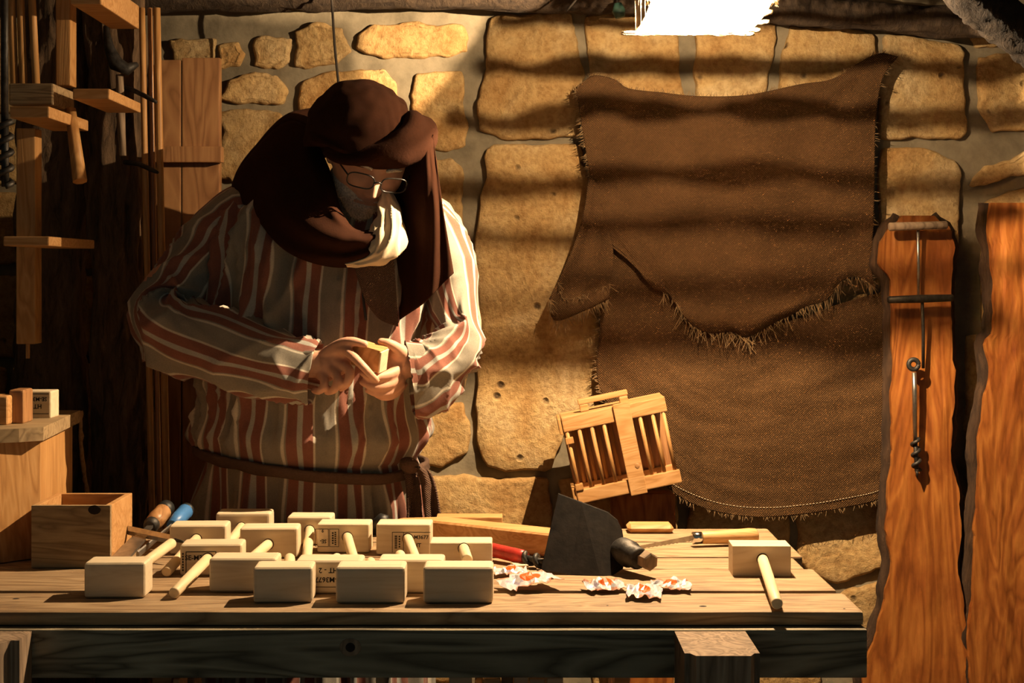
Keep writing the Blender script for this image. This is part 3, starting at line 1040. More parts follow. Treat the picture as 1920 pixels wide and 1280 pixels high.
# chest at the left end
ch = thing('chest', 'orange pine chest with a grey lid at the end of the bench', 'chest', (-1.25, 3.15, BZ + 0.0025))
zt = 1.06 - BZ
co = ch.location
out = [(-1.62, 2.90), (-1.06, 2.90), (-0.924, 3.03), (-0.955, 3.36), (-1.62, 3.36)]
v = [Vector((x - co.x, y - co.y, z)) for z in (0, zt - 0.026) for x, y in out]
link('body', fix_normals(mesh_from(v, [(0, 1, 2, 3, 4), (9, 8, 7, 6, 5)] + [(i, (i + 1) % 5, (i + 1) % 5 + 5, i + 5) for i in range(5)])), 'pinez', ch)
out = [(-1.62, 2.89), (-1.02, 2.95), (-0.95, 2.98), (-0.912, 3.01), (-0.945, 3.385), (-1.62, 3.385)]
v = [Vector((x - co.x, y - co.y, z)) for z in (zt - 0.026, zt) for x, y in out]
link('lid', fix_normals(mesh_from(v, [(0, 1, 2, 3, 4, 5), (11, 10, 9, 8, 7, 6)] + [(i, (i + 1) % 6, (i + 1) % 6 + 6, i + 6) for i in range(6)])), 'boxdark', ch)

# blocks on the chest
blk = thing('wood_block', 'whitish block with an upside-down stamp on the chest lid', 'wood block', (P(67, 777, 3.2).x, 3.23, 1.062))
box_obj('body', (-0.031, -0.03, 0), (0.031, 0.03, 0.056), 'pale', blk, 0.003)
stamp(blk, [('HT', -0.004, 0.004, 0.013), ('SE-M3677', 0.0, -0.011, 0.0115)], [(-0.027, 0.027, -0.022, -0.0208), (-0.027, 0.027, 0.019, 0.0202)], True, -0.0304)
for (x0, x1, d, hgt, mt, lab) in ((16, 45, 3.08, 0.068, 'door', 'brown rounded block on the chest lid beside the stamped one'), (-30, 14, 3.05, 0.058, 'pine', 'orange block on the chest lid with dark top')):
    a, b = P(x0, 0, d), P(x1, 0, d)
    tag(box_obj('wood_block', (a.x, d, 1.062), (b.x, d + 0.06, 1.062 + hgt), mt, None, 0.006, seg=3), lab, 'wood block')

# chisels and rasp


def chisel(label, pts, rads, split, mats, names, cat='chisel'):
    root = thing('chisel', label, cat, pts[-1])
    for (i0, i1), mt, nm in zip(split, mats, names):
        tube(nm, [p - root.location for p in pts[i0:i1 + 1]], rads[i0:i1 + 1], mt, root, 16)
    return root


def lerp_pts(a, b, fr):
    return [a.lerp(b, f) for f in fr]


a = P(314, 950, 3.22)
b = P(280, 988, 3.10)
pts = lerp_pts(a, b, (0, 0.04, 0.28, 0.30, 0.6, 0.85, 0.88, 1.0))
c1 = chisel('chisel with brown wooden handle and black end lying beside the box', pts, [0.014, 0.017, 0.018, 0.017, 0.0185, 0.016, 0.0165, 0.012], [(0, 2), (2, 5), (5, 7)], ['black', 'brownhandle', 'iron'], ['end_cap', 'handle', 'ferrule'])
e0, e1 = P(282, 986, 3.10), P(226, 1046, 2.925)
mb = MB()
dv = (e1 - e0).normalized()
sd = dv.cross(Vector((0, 0, 1))).normalized()
for k0, k1, w0, w1 in ((0, 0.25, 0.006, 0.007), (0.25, 0.45, 0.007, 0.016), (0.45, 1.0, 0.016, 0.017)):
    p0, p1 = e0.lerp(e1, k0) - c1.location, e0.lerp(e1, k1) - c1.location
    up = Vector((0, 0, 0.0025))
    vs_ = [p0 - sd * w0 - up, p0 + sd * w0 - up, p0 + sd * w0 + up, p0 - sd * w0 + up, p1 - sd * w1 - up, p1 + sd * w1 - up, p1 + sd * w1 + up, p1 - sd * w1 + up]
    mb.add(vs_, [(3, 2, 1, 0), (4, 5, 6, 7), (0, 1, 5, 4), (1, 2, 6, 5), (2, 3, 7, 6), (3, 0, 4, 7)])
mb.build('blade', 'steel', c1)
a = P(352, 954, 3.24)
b = P(322, 985, 3.14)
pts = lerp_pts(a, b, (0, 0.04, 0.16, 0.2, 0.6, 1.0))
c2 = chisel('chisel with blue plastic handle lying beside the box', pts, [0.012, 0.0155, 0.0165, 0.016, 0.0155, 0.011], [(0, 2), (2, 5)], ['black', 'bluehandle'], ['end_cap', 'handle'])
tube('blade', lerp_pts(b - c2.location, P(258, 1040, 2.97) - c2.location, (0, 0.5, 1)), [0.005, 0.006, 0.008], 'steel', c2, 8, False, 0.4)
rp = thing('rasp', 'flat grey rasp lying across the chisel blades', 'rasp', P(285, 1012, 3.03))
a, b = P(238, 999, 3.06) - rp.location, P(328, 1018, 2.99) - rp.location
tube('blade', lerp_pts(a, b, (0, 0.02, 0.9, 1)), [0.006, 0.009, 0.009, 0.004], 'steel', rp, 4, False, 0.35)
tube('tang', lerp_pts(b, b + (b - a) * 0.2, (0, 1)), [0.004, 0.002], 'iron', rp, 6)
rp.location.z += 0.006

# long timber behind the mallets
A, B = P(745, 1003, 3.29), P(1060, 1040, 3.06)
dv = (B - A)
dv.z = 0
dv.normalize()
nv_ = Vector((-dv.y, dv.x, 0))
v = []
for q, hgt, w in ((A, 0.036, 0.02), (A.lerp(B, 0.25), 0.046, 0.03), (B, 0.046, 0.034)):
    for s_, z in ((-1, 0), (1, 0), (1, hgt), (-1, hgt)):
        v.append(Vector((q.x, q.y, BZ + 0.001 + z)) + nv_ * s_ * w)
f = [(0, 1, 2, 3), (11, 10, 9, 8)]
for k in range(2):
    for j in range(4):
        f.append((k * 4 + j, k * 4 + (j + 1) % 4, k * 4 + 4 + (j + 1) % 4, k * 4 + 4 + j))
tm = link('timber', fix_normals(mesh_from(v, f)), 'pine')
tag(tm, 'long tapered timber lying behind the mallets and the black blade', 'timber')
m_ = tm.modifiers.new('bev', 'BEVEL')
m_.width = 0.004
# pale board behind the timber
a = P(818, 975, 3.33)
b = P(942, 975, 3.33)
tag(box_obj('board', (a.x, 3.33, BZ + 0.001), (b.x, 3.385, BZ + 0.034), 'pine', None, 0.002), 'short orange board behind the long timber', 'board')
a, b = P(1176, 990, 3.34), P(1262, 990, 3.34)
o = box_obj('offcut', (a.x, 3.32, BZ + 0.001), (b.x, 3.38, BZ + 0.018), 'pine', None, 0.007, seg=1)
tag(o, 'flat orange offcut at the back edge behind the saw', 'wood offcut')
# little dark knob of an unidentified tool behind the mallets
kb = MB()
p = P(718, 974, 3.30)
kb.tube([p + Vector((-0.015, 0.02, -0.03)), p + Vector((-0.012, 0.0, -0.01)), p + Vector((0, -0.01, 0)), p + Vector((0.012, -0.012, 0.0))], [0.012, 0.014, 0.016, 0.011], 14)
tag(kb.build('dark_knob', 'black', None, True), 'dark rounded tool end behind the stamped mallets', 'tool')

# adze with black blade
az = thing('adze', 'adze with a broad black iron blade standing on its edge', 'adze', P(1110, 1085, 2.87))
ol = [(1047, 926), (1090, 942), (1140, 961), (1158, 976), (1167, 995), (1174, 1040), (1168, 1066), (1150, 1084), (1125, 1090), (1070, 1079), (1015, 1068), (1030, 1000)]
fr, bk = [], []
for (x, y) in ol:
    d = 2.855 + (1085 - y) * 0.00055
    bend = 0.0
    p = P(x, y, d) + Vector((0, bend, 0))
    p.z = max(p.z, BZ + 0.002)
    fr.append(p - az.location)
    bk.append(p - az.location + Vector((0.0, 0.006, 0.001)))
n = len(ol)
bm = bmesh.new()
vf = [bm.verts.new(p) for p in fr]
vb = [bm.verts.new(p) for p in bk]
bm.faces.new(vf)
bm.faces.new(vb[::-1])
for i in range(n):
    k = (i + 1) % n
    bm.faces.new((vf[i], vb[i], vb[k], vf[k]))
bmesh.ops.triangulate(bm, faces=[q for q in bm.faces if len(q.verts) > 4])
bmesh.ops.recalc_face_normals(bm, faces=bm.faces)
me = bpy.data.meshes.new('blade')
bm.to_mesh(me)
bm.free()
link('blade', me, 'blade', az)
s0 = P(1162, 1030, 2.90) - az.location
s1 = P(1200, 1048, 2.84) - az.location
tube('socket_ring', lerp_pts(s0, s1, (0, 0.1, 0.5, 0.55, 0.9, 1.0)), [0.022, 0.0255, 0.0255, 0.021, 0.021, 0.018], 'iron', az, 24)
h0 = P(1221, 1054, 2.825) - az.location
dd = (s1 - s0).normalized()
tube('handle', [h0, h0 - dd * 0.002, h0 - dd * 0.05, h0 - dd * 0.20], [0.014, 0.017, 0.017, 0.016], 'legwood', az, 6, False)

# red-handled auger bit
rt = thing('auger_bit', 'short auger bit with red handle beside the black blade', 'auger bit', P(960, 1050, 2.97))
a, b, c = P(905, 1026, 3.03) - rt.location, P(985, 1045, 2.95) - rt.location, P(1030, 1056, 2.90) - rt.location
tube('handle', lerp_pts(a, b, (0, 0.03, 0.9, 1)), [0.010, 0.013, 0.014, 0.012], 'redpaint', rt, 16)


def twist(parent, name, a, b, r, turns, mat, n=60, core=0.45):
    mb = MB()
    ax = (b - a)
    L = ax.length
    ax.normalize()
    u = ax.cross(Vector((0, 1, 0.01))).normalized()
    w = ax.cross(u)
    mb.tube([a, b], r * core, 10)
    rows_ = []
    pts_ = []
    for i in range(n):
        t = i / (n - 1)
        th = t * turns * 2 * PI
        pts_.append(a + ax * L * t + (u * math.cos(th) + w * math.sin(th)) * r * 0.72)
    mb.tube(pts_, r * 0.38, 7)
    return mb.build(name, mat, parent, True)


twist(rt, 'spiral', b, c, 0.013, 2.2, 'iron')

# pad saw
sw = thing('pad_saw', 'pad saw with a turned beech handle and thin toothed blade', 'saw', P(1340, 1005, 3.17))
h0 = P(1313, 1008, 3.165) - sw.location
h1 = P(1421, 990, 3.19) - sw.location
h0.z = max(h0.z, BZ + 0.013 - sw.location.z)
h1.z = BZ + 0.0175 - sw.location.z
tube('handle', lerp_pts(h0, h1, (0, 0.05, 0.3, 0.6, 0.85, 0.95, 0.985, 1)), [0.0115, 0.0125, 0.0135, 0.015, 0.0168, 0.016, 0.012, 0.006], 'handle', sw, 24)
d_ = (h1 - h0).normalized()
tube('ferrule', [h0 - d_ * 0.018, h0 - d_ * 0.016, h0 - d_ * 0.004, h0 + d_ * 0.003], [0.009, 0.0125, 0.0125, 0.012], 'chrome', sw, 24)
b0 = h0 - d_ * 0.015
b1 = P(1170, 1028, 3.10) - sw.location
b1.z = BZ + 0.004 - sw.location.z
v, f = [], []
nt_ = 34
ax = (b1 - b0)
for i in range(nt_ + 1):
    t = i / nt_
    p = b0 + ax * t
    w = 0.006 * (1 - 0.5 * t)
    v += [p + Vector((0, 0, w)), p + Vector((0, 0, -w + (0.0018 if i % 2 else 0)))]
for i in range(nt_):
    f.append((2 * i, 2 * i + 1, 2 * i + 3, 2 * i + 2))
o = link('blade', mesh_from(v, f), 'steel', sw)
solid(o, 0.0012)

# candy wrappers


def wrapper(label, px, py, lx, ly, rz, seed, tilt=0.0):
    p = P(px, py, bench_d(py))
    n1, n2 = 15, 7
    rows_, uv_ = [], []
    for i in range(n2):
        r_, u_ = [], []
        for j in range(n1):
            u, w = j / (n1 - 1), i / (n2 - 1)
            e = abs(u - 0.5)
            neck = 1 - 0.40 * math.exp(-((e - 0.32) / 0.06) ** 2)
            x = (u - 0.5) * lx + 0.004 * fnoise(u * 7, w * 5, seed)
            y = (w - 0.5) * ly * neck + 0.004 * fnoise(u * 6, w * 6, seed + 3)
            z = 0.004 + 0.010 * max(0, 1 - (e / 0.3) ** 2) * (1 - (2 * w - 1) ** 2) + 0.011 * abs(fnoise(u * 5.3 + seed, w * 3.1, seed))
            z += 0.016 * max(0.0, w - 0.45) * (0.6 + fnoise(u * 4, seed, 4))
            r_.append(Vector((x, y, z + tilt * u)))
            u_.append((u, w))
        rows_.append(r_)
        uv_.append(u_)
    o = link('candy_wrapper', grid_mesh(rows_, False, uv_), 'wrapper')
    o.location = (p.x, p.y, BZ + 0.002)
    o.rotation_euler = (0, 0, rz)
    solid(o, 0.0006)
    tag(o, label, 'candy wrapper', 'candy wrappers on the bench')
    return o


wrapper('small candy wrapper behind the crumpled one next to the mallets', 958, 1080, 0.062, 0.05, 0.1, 3.1)
wrapper('crumpled candy wrapper with a raised twisted end in front of the black blade', 992, 1104, 0.10, 0.075, 0.45, 8.3, 0.012)
wrapper('plain white candy wrapper end beneath the black blade', 1136, 1108, 0.072, 0.06, 0.25, 12.9)
wrapper('candy wrapper with a big orange oval at the front of the pair', 1208, 1119, 0.06, 0.085, -0.1, 17.7)
wrapper('flat candy wrapper with an orange band beside the oval one', 1257, 1108, 0.072, 0.05, -0.12, 23.3)

# ================================================================== BURLAP ON THE WALL
def polyline(pts, n):
    return [Vector((a, b, 0)) for a, b in catmull(pts, n)]


def coons(top, bottom, left, right, nu, nv, depth, offset=None):
    """patch of pixel outlines -> world grid; depth(u, v) gives the distance from the camera"""
    Tp, Bp, Lp, Rp = polyline(top, nu), polyline(bottom, nu), polyline(left, nv), polyline(right, nv)
    rows, uv = [], []
    for i in range(nv):
        v = i / (nv - 1)
        r, q = [], []
        for j in range(nu):
            u = j / (nu - 1)
            p = (Tp[j] * (1 - v) + Bp[j] * v) + (Lp[i] * (1 - u) + Rp[i] * u) - (
                (Tp[0] * (1 - u) + Tp[-1] * u) * (1 - v) + (Bp[0] * (1 - u) + Bp[-1] * u) * v)
            w = P(p.x, p.y, depth(u, v))
            r.append(w)
            q.append((w.x, w.z))
        rows.append(r)
        uv.append(q)
    return rows, uv


def fringe(parent, edge, down, n, length, seed, mat='thread', r=0.0007):
    """loose threads along a torn edge"""
    rnd = random.Random(seed)
    mb = MB()
    for k in range(n):
        t = rnd.random() * (len(edge) - 1.001)
        i = int(t)
        p = edge[i].lerp(edge[i + 1], t - i)
        d = Vector(down) + Vector((rnd.uniform(-0.7, 0.7), rnd.uniform(-0.5, 0.1), rnd.uniform(-0.5, 0.5)))
        d.normalize()
        L = length * rnd.uniform(0.3, 1.2)
        b = Vector((rnd.uniform(-1, 1), rnd.uniform(-0.6, 0.1), rnd.uniform(-1, 0.3))) * L * 0.35
        mb.tube([p - d * 0.004, p + d * L * 0.5 + b * 0.5, p + d * L + b], [r, r, r * 0.5], 3)
    o = mb.build('fringe', mat, parent)
    o['kind'] = 'stuff'
    return o


def cloth_depth(base, seed, amp):
    def f(u, v):
        return base - amp * (0.5 + 0.5 * fnoise(u * 2.2 + seed, v * 5.0, seed)) - amp * 0.35 * fnoise(u * 6 + seed, v * 13, seed + 3) - 0.0015 * fnoise(u * 30, v * 40, seed)
    return f


dfl = cloth_depth(4.050, 5.5, 0.012)
low_top = [(1132, 448), (1192, 492), (1222, 528), (1258, 548), (1290, 590), (1340, 605), (1400, 612), (1450, 600), (1500, 596), (1560, 574), (1620, 556), (1672, 542)]
rows, uv = coons(low_top,
                 [(1212, 870), (1250, 912), (1290, 940), (1340, 958), (1400, 968), (1460, 968), (1520, 962), (1580, 952), (1630, 942), (1662, 930)],
                 [(1132, 448), (1126, 560), (1124, 620), (1118, 690), (1130, 740), (1170, 800), (1212, 870)],
                 [(1672, 542), (1668, 640), (1670, 740), (1666, 850), (1662, 930)], 90, 70, lambda u, v: dfl(u, v) - 0.008 * v * math.sin(PI * min(1, u * 1.1)) * v)
low = link('burlap_sheet', grid_mesh(rows, False, uv), 'burlapdark', None, True)
solid(low, 0.002)
tag(low, 'lower burlap sheet with hemmed hanging edge behind the cage', 'burlap')
fringe(low, [r[0] for r in rows], (-1, 0, 0), 160, 0.016, 1)
fringe(low, rows[-1], (0, 0, -1), 120, 0.012, 2)
# pale stitching line near the hem
mb = MB()
hem = rows[-6]
for k in range(4, 86, 1):
    a, b = hem[k], hem[k].lerp(hem[k + 1], 0.55)
    mb.tube([a + Vector((0, -0.003, 0)), b + Vector((0, -0.003, 0))], 0.0008, 4)
o = mb.build('stitching', 'white', low)
o['kind'] = 'stuff'

dfu = cloth_depth(4.036, 1.7, 0.014)


def up_depth(u, v):
    d = dfu(u, v)
    d -= 0.022 * math.exp(-((v - 0.93) / 0.06) ** 2) * math.exp(-((u - 0.5) / 0.3) ** 2)
    return d


up_bot = [(1146, 462), (1192, 502), (1222, 538), (1258, 556), (1292, 604), (1330, 624), (1372, 622), (1402, 632), (1450, 606), (1484, 590), (1512, 574), (1550, 562), (1580, 526), (1612, 520), (1642, 540)]
rows, uv = coons([(1080, 168), (1110, 142), (1150, 148), (1180, 166), (1240, 173), (1310, 180), (1400, 178), (1500, 158), (1560, 148), (1610, 118), (1648, 100), (1684, 106)],
                 up_bot,
                 [(1080, 168), (1090, 230), (1098, 280), (1106, 335), (1108, 390), (1128, 440), (1146, 462)],
                 [(1684, 106), (1654, 150), (1642, 230), (1640, 320), (1638, 420), (1634, 500), (1642, 540)], 110, 80, up_depth)
up = link('burlap_sheet', grid_mesh(rows, False, uv), 'burlap', None, True)
solid(up, 0.002)
tag(up, 'upper burlap sheet torn along its lower edge, nailed to the wall', 'burlap')
fringe(up, rows[0], (0, 0, 1), 260, 0.012, 3)
fringe(up, [r[0] for r in rows[:40]], (-1, 0, -0.2), 110, 0.016, 4)
fringe(up, rows[-1][20:], (0.1, -0.3, -1), 260, 0.034, 5)
fringe(up, [r[-1] for r in rows], (1, 0, -0.2), 60, 0.012, 6)
# gathered rag hanging from its torn left corner
rag_rows, uv = coons([(1104, 330), (1112, 336), (1122, 350), (1128, 372)], [(1030, 560), (1040, 600), (1090, 585), (1142, 560)],
                     [(1104, 330), (1094, 400), (1072, 470), (1030, 560)], [(1128, 372), (1140, 430), (1150, 480), (1142, 560)], 50, 50,
                     lambda u, v: 4.028 - 0.018 * v * abs(math.sin(u * 7.5 + 1.5 * v)) - 0.03 * math.exp(-((v - 0.95) / 0.1) ** 2) * (0.4 + 0.6 * u))
rag = link('torn_flap', grid_mesh(rag_rows, False, uv), 'burlap', up, True)
solid(rag, 0.002)
fringe(up, rag_rows[-1], (0.3, -0.2, -1), 140, 0.03, 8)
fringe(up, rag_rows[-8], (0.5, -0.5, -0.4), 50, 0.03, 9)

# ================================================================== CAGE
cg = thing('bird_cage', 'small wooden dowel cage hanging tilted on the wall', 'cage', P(1162, 838, 3.925), rot=(0, -0.205, 0))
W2, H2, D2 = 0.132, 0.110, 0.055


def cbox(nm, lo, hi, mt='pine', bev=0.003):
    return box_obj(nm, lo, hi, mt, cg, bev)


cbox('front_rail', (-W2, -D2 - 0.012, H2 - 0.038), (W2, -D2, H2))
cbox('front_rail', (-W2, -D2 - 0.012, -H2), (W2, -D2, -H2 + 0.034))
cbox('back_rail', (-W2, D2 - 0.012, H2 - 0.034), (W2, D2, H2))
cbox('back_rail', (-W2, D2 - 0.012, -H2), (W2, D2, -H2 + 0.034))
cbox('top_board', (-W2, -D2, H2 - 0.010), (W2, D2 - 0.012, H2 - 0.001))
cbox('bottom_board', (-W2, -D2, -H2 + 0.001), (W2, D2 - 0.012, -H2 + 0.010))
cbox('end_board', (-W2 - 0.010, -D2 - 0.008, H2 - 0.044), (-W2 - 0.001, D2, H2 - 0.002), 'pinez')
cbox('end_board', (-W2 - 0.010, -D2 - 0.008, -H2), (-W2 - 0.001, D2, -H2 + 0.04), 'pinez')
db = box_obj('door_board', (-0.0, -D2 - 0.020, -H2 - 0.006), (0.042, -D2 - 0.0125, H2 + 0.006), 'pine', cg, 0.002)
k = MB()
k.ball((0.030, -D2 - 0.0205, -0.045), (0.006, 0.0012, 0.007), None, 12, 6)
k.build('knot', 'brownhandle', cg, True)
for x in (-0.124, -0.093, -0.061, -0.030, 0.062, 0.094, 0.121):
    tube('dowel', [(x, -D2 - 0.005, -H2 + 0.03), (x, -D2 - 0.005, H2 - 0.034)], 0.0052, 'pinez', cg, 10)
for x in (-0.105, -0.075, -0.045, -0.012, 0.045, 0.075, 0.105):
    tube('dowel', [(x, D2 - 0.006, -H2 + 0.03), (x, D2 - 0.006, H2 - 0.034)], 0.0052, 'pinez', cg, 10)
cbox('back_panel', (-W2, D2 - 0.0005, -H2), (W2, D2 + 0.004, H2), 'door', 0.001)  # back sheet added to darken the cage inside and deepen its shadow
for z in (-H2 + 0.040, H2 - 0.062):
    cbox('collar', (-0.132, -D2 - 0.016, z - 0.007), (-0.112, -D2 + 0.006, z + 0.009), 'pinez', 0.002)
cbox('grip', (-0.082, -0.03, H2 + 0.018), (0.046, -0.008, H2 + 0.032))
cbox('grip_foot', (-0.080, -0.03, H2), (-0.058, -0.008, H2 + 0.018))
cbox('grip_foot', (0.022, -0.03, H2), (0.044, -0.008, H2 + 0.018))
tube('nail', [(0, D2 - 0.02, H2 - 0.02), (0, D2 + 0.05, H2 - 0.01)], 0.003, 'iron', cg, 6)

# brown split board standing under the cage
a, b = P(1146, 930, 3.98), P(1262, 930, 3.98)
o = box_obj('split_board', (a.x, 3.96, 0), (b.x, 4.03, P(0, 925, 3.96).z), 'slab', None, 0.004, wob=0.012, cuts=30)
tag(o, 'brown split board standing upright under the cage', 'board')

# ================================================================== AUGERS ON THE SLAB
ag = thing('hand_auger', 'hand auger with pale wooden cross handle on the slab', 'auger', P(1722, 556, 3.965))
L0 = ag.location
tube('handle', lerp_pts(P(1666, 425, 3.955) - L0, P(1776, 422, 3.955) - L0, (0, 0.02, 0.5, 0.98, 1)), [0.008, 0.011, 0.0105, 0.011, 0.008], 'legwood', ag, 14)
tube('shaft', [P(1721, 424, 3.962) - L0, P(1722, 500, 3.97) - L0, P(1722, 552, 3.975) - L0], [0.004, 0.0036, 0.0036], 'steel', ag, 10)
ag = thing('hand_auger', 'hand auger with black cross handle on the slab', 'auger', P(1730, 690, 3.965))
L0 = ag.location
tube('handle', lerp_pts(P(1664, 562, 3.95) - L0, P(1788, 558, 3.95) - L0, (0, 0.02, 0.5, 0.98, 1)), [0.006, 0.009, 0.0105, 0.009, 0.006], 'iron', ag, 14)
tube('shaft', [P(1729, 560, 3.955) - L0, P(1731, 620, 3.965) - L0, P(1731, 690, 3.975) - L0], 0.0042, 'iron', ag, 10)
ag = thing('auger_bit', 'spiral auger bit hanging by its ring eye on the slab', 'auger bit', P(1718, 893, 3.96))
L0 = ag.location
mb = MB()
c = P(1713, 683, 3.955) - L0
mb.tube([c + Vector((math.cos(t * 2 * PI / 24) * 0.0125, 0, math.sin(t * 2 * PI / 24) * 0.0125)) for t in range(25)], 0.0062, 8)
mb.build('eye', 'iron', ag, True)
tube('shaft', [P(1714, 698, 3.955) - L0, P(1715, 740, 3.957) - L0, P(1716, 826, 3.965) - L0], [0.006, 0.0065, 0.0055], 'steel', ag, 12)
twist(ag, 'spiral', P(1716, 822, 3.965) - L0, P(1719, 882, 3.965) - L0, 0.0125, 3.0, 'iron')
tube('screw_tip', [P(1719, 880, 3.965) - L0, P(1720, 895, 3.965) - L0], [0.006, 0.001], 'iron', ag, 8)

# ================================================================== LEFT TOOL RACKS
RG = 'wooden tool racks on the trunks'
rk = thing('tool_rack', 'wooden rack with two arms, its post hanging beside the long auger', 'tool rack', P(55, 650, 3.5), group=RG)
L0 = rk.location


def rbox(root, nm, x0, x1, y0, y1, d0, d1, mt, bev=0.003):
    a, b = P(x0, y1, d0), P(x1, y0, d0)
    return box_obj(nm, Vector((a.x, d0, a.z)) - root.location, Vector((b.x, d1, b.z)) - root.location, mt, root, bev)


rbox(rk, 'post', 30, 66, 240, 645, 3.45, 3.50, 'pinez')
rbox(rk, 'tip', 48, 54, 645, 672, 3.46, 3.47, 'pinez', 0.001)
rbox(rk, 'arm', 18, 92, 199, 221, 3.22, 3.52, 'pine')
rbox(rk, 'arm', 6, 92, 443, 461, 3.20, 3.55, 'pine')
rk = thing('tool_rack', 'wooden rack with arms, its post standing above the long arm', 'tool rack', P(122, 150, 3.5), group=RG)
rbox(rk, 'post', 104, 132, -60, 160, 3.44, 3.49, 'pinez')
rbox(rk, 'arm', 132, 190, -40, 8, 3.25, 3.58, 'pine')
rbox(rk, 'arm', 136, 205, 166, 186, 3.30, 3.58, 'pine')
o = tube('peg', [P(132, 205, 3.40), P(150, 340, 3.35)], [0.012, 0.016], 'pinez', None, 8)
tag(o, 'pale wooden peg hanging below the rack arm', 'peg')
bl = pbox(None, 'wood_block', 16, 100, 156, 197, 3.30, 3.46, 'boxdark', 0.004)
tag(bl, 'dark wood block lying on the rack arm under the sticks', 'wood block')
for i, (xa, xb, lab) in enumerate(((16, 27, 'thin stick standing on the dark block next to the long auger'), (33, 44, 'middle one of three sticks standing on the dark block'),
                                   (52, 68, 'stick standing on the dark block next to the rack post'))):
    b = P(xb, 158, 3.38)
    a = P(xa, -160, 3.40)
    tag(tube('stick', [Vector((b.x, b.y, bl.location.z + (P(0, 156, 3.30).z - P(0, 197, 3.30).z) + 0.001)), a], 0.0085, 'pinez', None, 10), lab, 'stick')
la = thing('hanging_auger', 'long black auger hanging in front of the racks', 'auger', P(10, 352, 3.12))
L0 = la.location
tube('shaft', [P(8, -80, 3.12) - L0, P(9, 232, 3.12) - L0], 0.0075, 'iron', la, 10)
twist(la, 'spiral', P(9, 228, 3.12) - L0, P(10, 350, 3.12) - L0, 0.017, 4.2, 'iron', 90)
# mallet-like tool with a pale handle and black iron head, and hooks
ht = thing('hanging_hammer', 'hanging tool with pale handle and black iron head on the trunk', 'hammer', P(226, 296, 3.66))
L0 = ht.location
tube('handle', [P(224, 140, 3.66) - L0, P(226, 200, 3.66) - L0, P(230, 292, 3.66) - L0], [0.009, 0.0105, 0.0085], 'legwood', ht, 12)
mb = MB()
mb.tube([P(198, 50, 3.67) - L0, P(205, 90, 3.65) - L0, P(218, 120, 3.65) - L0, P(240, 130, 3.65) - L0, P(258, 120, 3.66) - L0], [0.006, 0.012, 0.019, 0.015, 0.006], 10)
mb.build('head', 'iron', ht, True)
for (pts, lab) in (([P(228, 165, 3.72), P(246, 168, 3.68), P(268, 178, 3.62), P(294, 192, 3.60)], 'black iron hook sticking out of the trunk above the pale handle end'),
                   ([P(234, 304, 3.72), P(258, 307, 3.66), P(275, 314, 3.61), P(297, 324, 3.60)], 'black iron hook sticking out of the trunk below the pale handle')):
    tag(tube('iron_hook', catmull(pts, 10), [0.006] * 8 + [0.005, 0.003], 'iron', None, 8), lab, 'hook')

# ================================================================== LAMP
LB = Vector((0.39, 3.24, 1.942))
lamp = thing('hanging_lamp', 'hanging lamp under a frayed burlap shade, glowing white', 'lamp', LB)
mb = MB()
mb.ball((0, 0, 0), 0.0035, None, 16, 10)
mb.build('filament', 'glow', lamp, True)
tube('socket', [(0, 0, 0.016), (0, 0, 0.03), (0, 0, 0.06)], [0.012, 0.014, 0.010], 'plug', lamp, 12)
tube('cable', [(0, 0, 0.06), (0.0, 0, 0.2), (0.01, 0.02, 0.655)], 0.003, 'rope', lamp, 6)
# shade: sagging burlap laid over two rods
rows, uv = [], []
NS = 40
for i in range(NS + 1):
    v = i / NS
    d = 3.02 + 0.44 * v
    xl_, xr_ = 0.265 + 0.13 * min(0.5, 3.7 - d), 0.523 + 0.30 * min(0.5, 3.7 - d)
    r, q = [], []
    for j in range(NS + 1):
        u = j / NS
        x = xl_ + (xr_ - xl_) * u + 0.008 * fnoise(v * 4, 3)
        z = 1.972 + 0.040 * math.sin(PI * min(1, v * 1.0)) ** 0.7 + 0.018 * math.sin(PI * u) + 0.006 * fnoise(u * 5, v * 5, 2) - 0.0 * v
        p = Vector((x, d, z)) - LB
        r.append(p)
        q.append((x, d))
    rows.append(r)
    uv.append(q)
shade = link('shade', grid_mesh(rows, False, uv), 'shade', lamp, True)
solid(shade, 0.003, 1.0)
fo = fringe(shade, rows[-1], (0, 0.3, -1), 260, 0.014, 21, 'shade')
fringe(shade, [r[0] for r in rows], (-1, 0, -0.3), 80, 0.012, 22, 'shade')
fringe(shade, [r[-1] for r in rows], (1, 0, -0.3), 80, 0.014, 23, 'shade')
for j in (0, NS):
    tube('rim', [r[j] + Vector((0, 0, 0.002)) for r in rows], 0.005, 'legwood', lamp, 8)
# cords added across the wall side of the shade to throw bands on the wall
ws = WD - LB.y


def cordbar(py, tw, r, seed):
    zw = P(0, py, WD).z
    n = 30
    half = min(1.75 * r, 0.135)
    pts = []
    rad = []
    for i in range(n):
        t = -1 + 2 * i / (n - 1)
        wob = 0.55 * tw * fnoise(t * 3.1, seed) + 0.25 * tw * fnoise(t * 9, seed + 5)
        pts.append(Vector((-0.037 + 0.92 * (r - 0.068) + t * half, r, (zw - LB.z + wob) * r / ws)))
        rad.append(max(0.0006, 0.5 * tw * r / ws * (1 + 0.9 * fnoise(t * 4.0, seed + 9))))
    tube('band_cord', pts, rad, 'shade', lamp, 6)


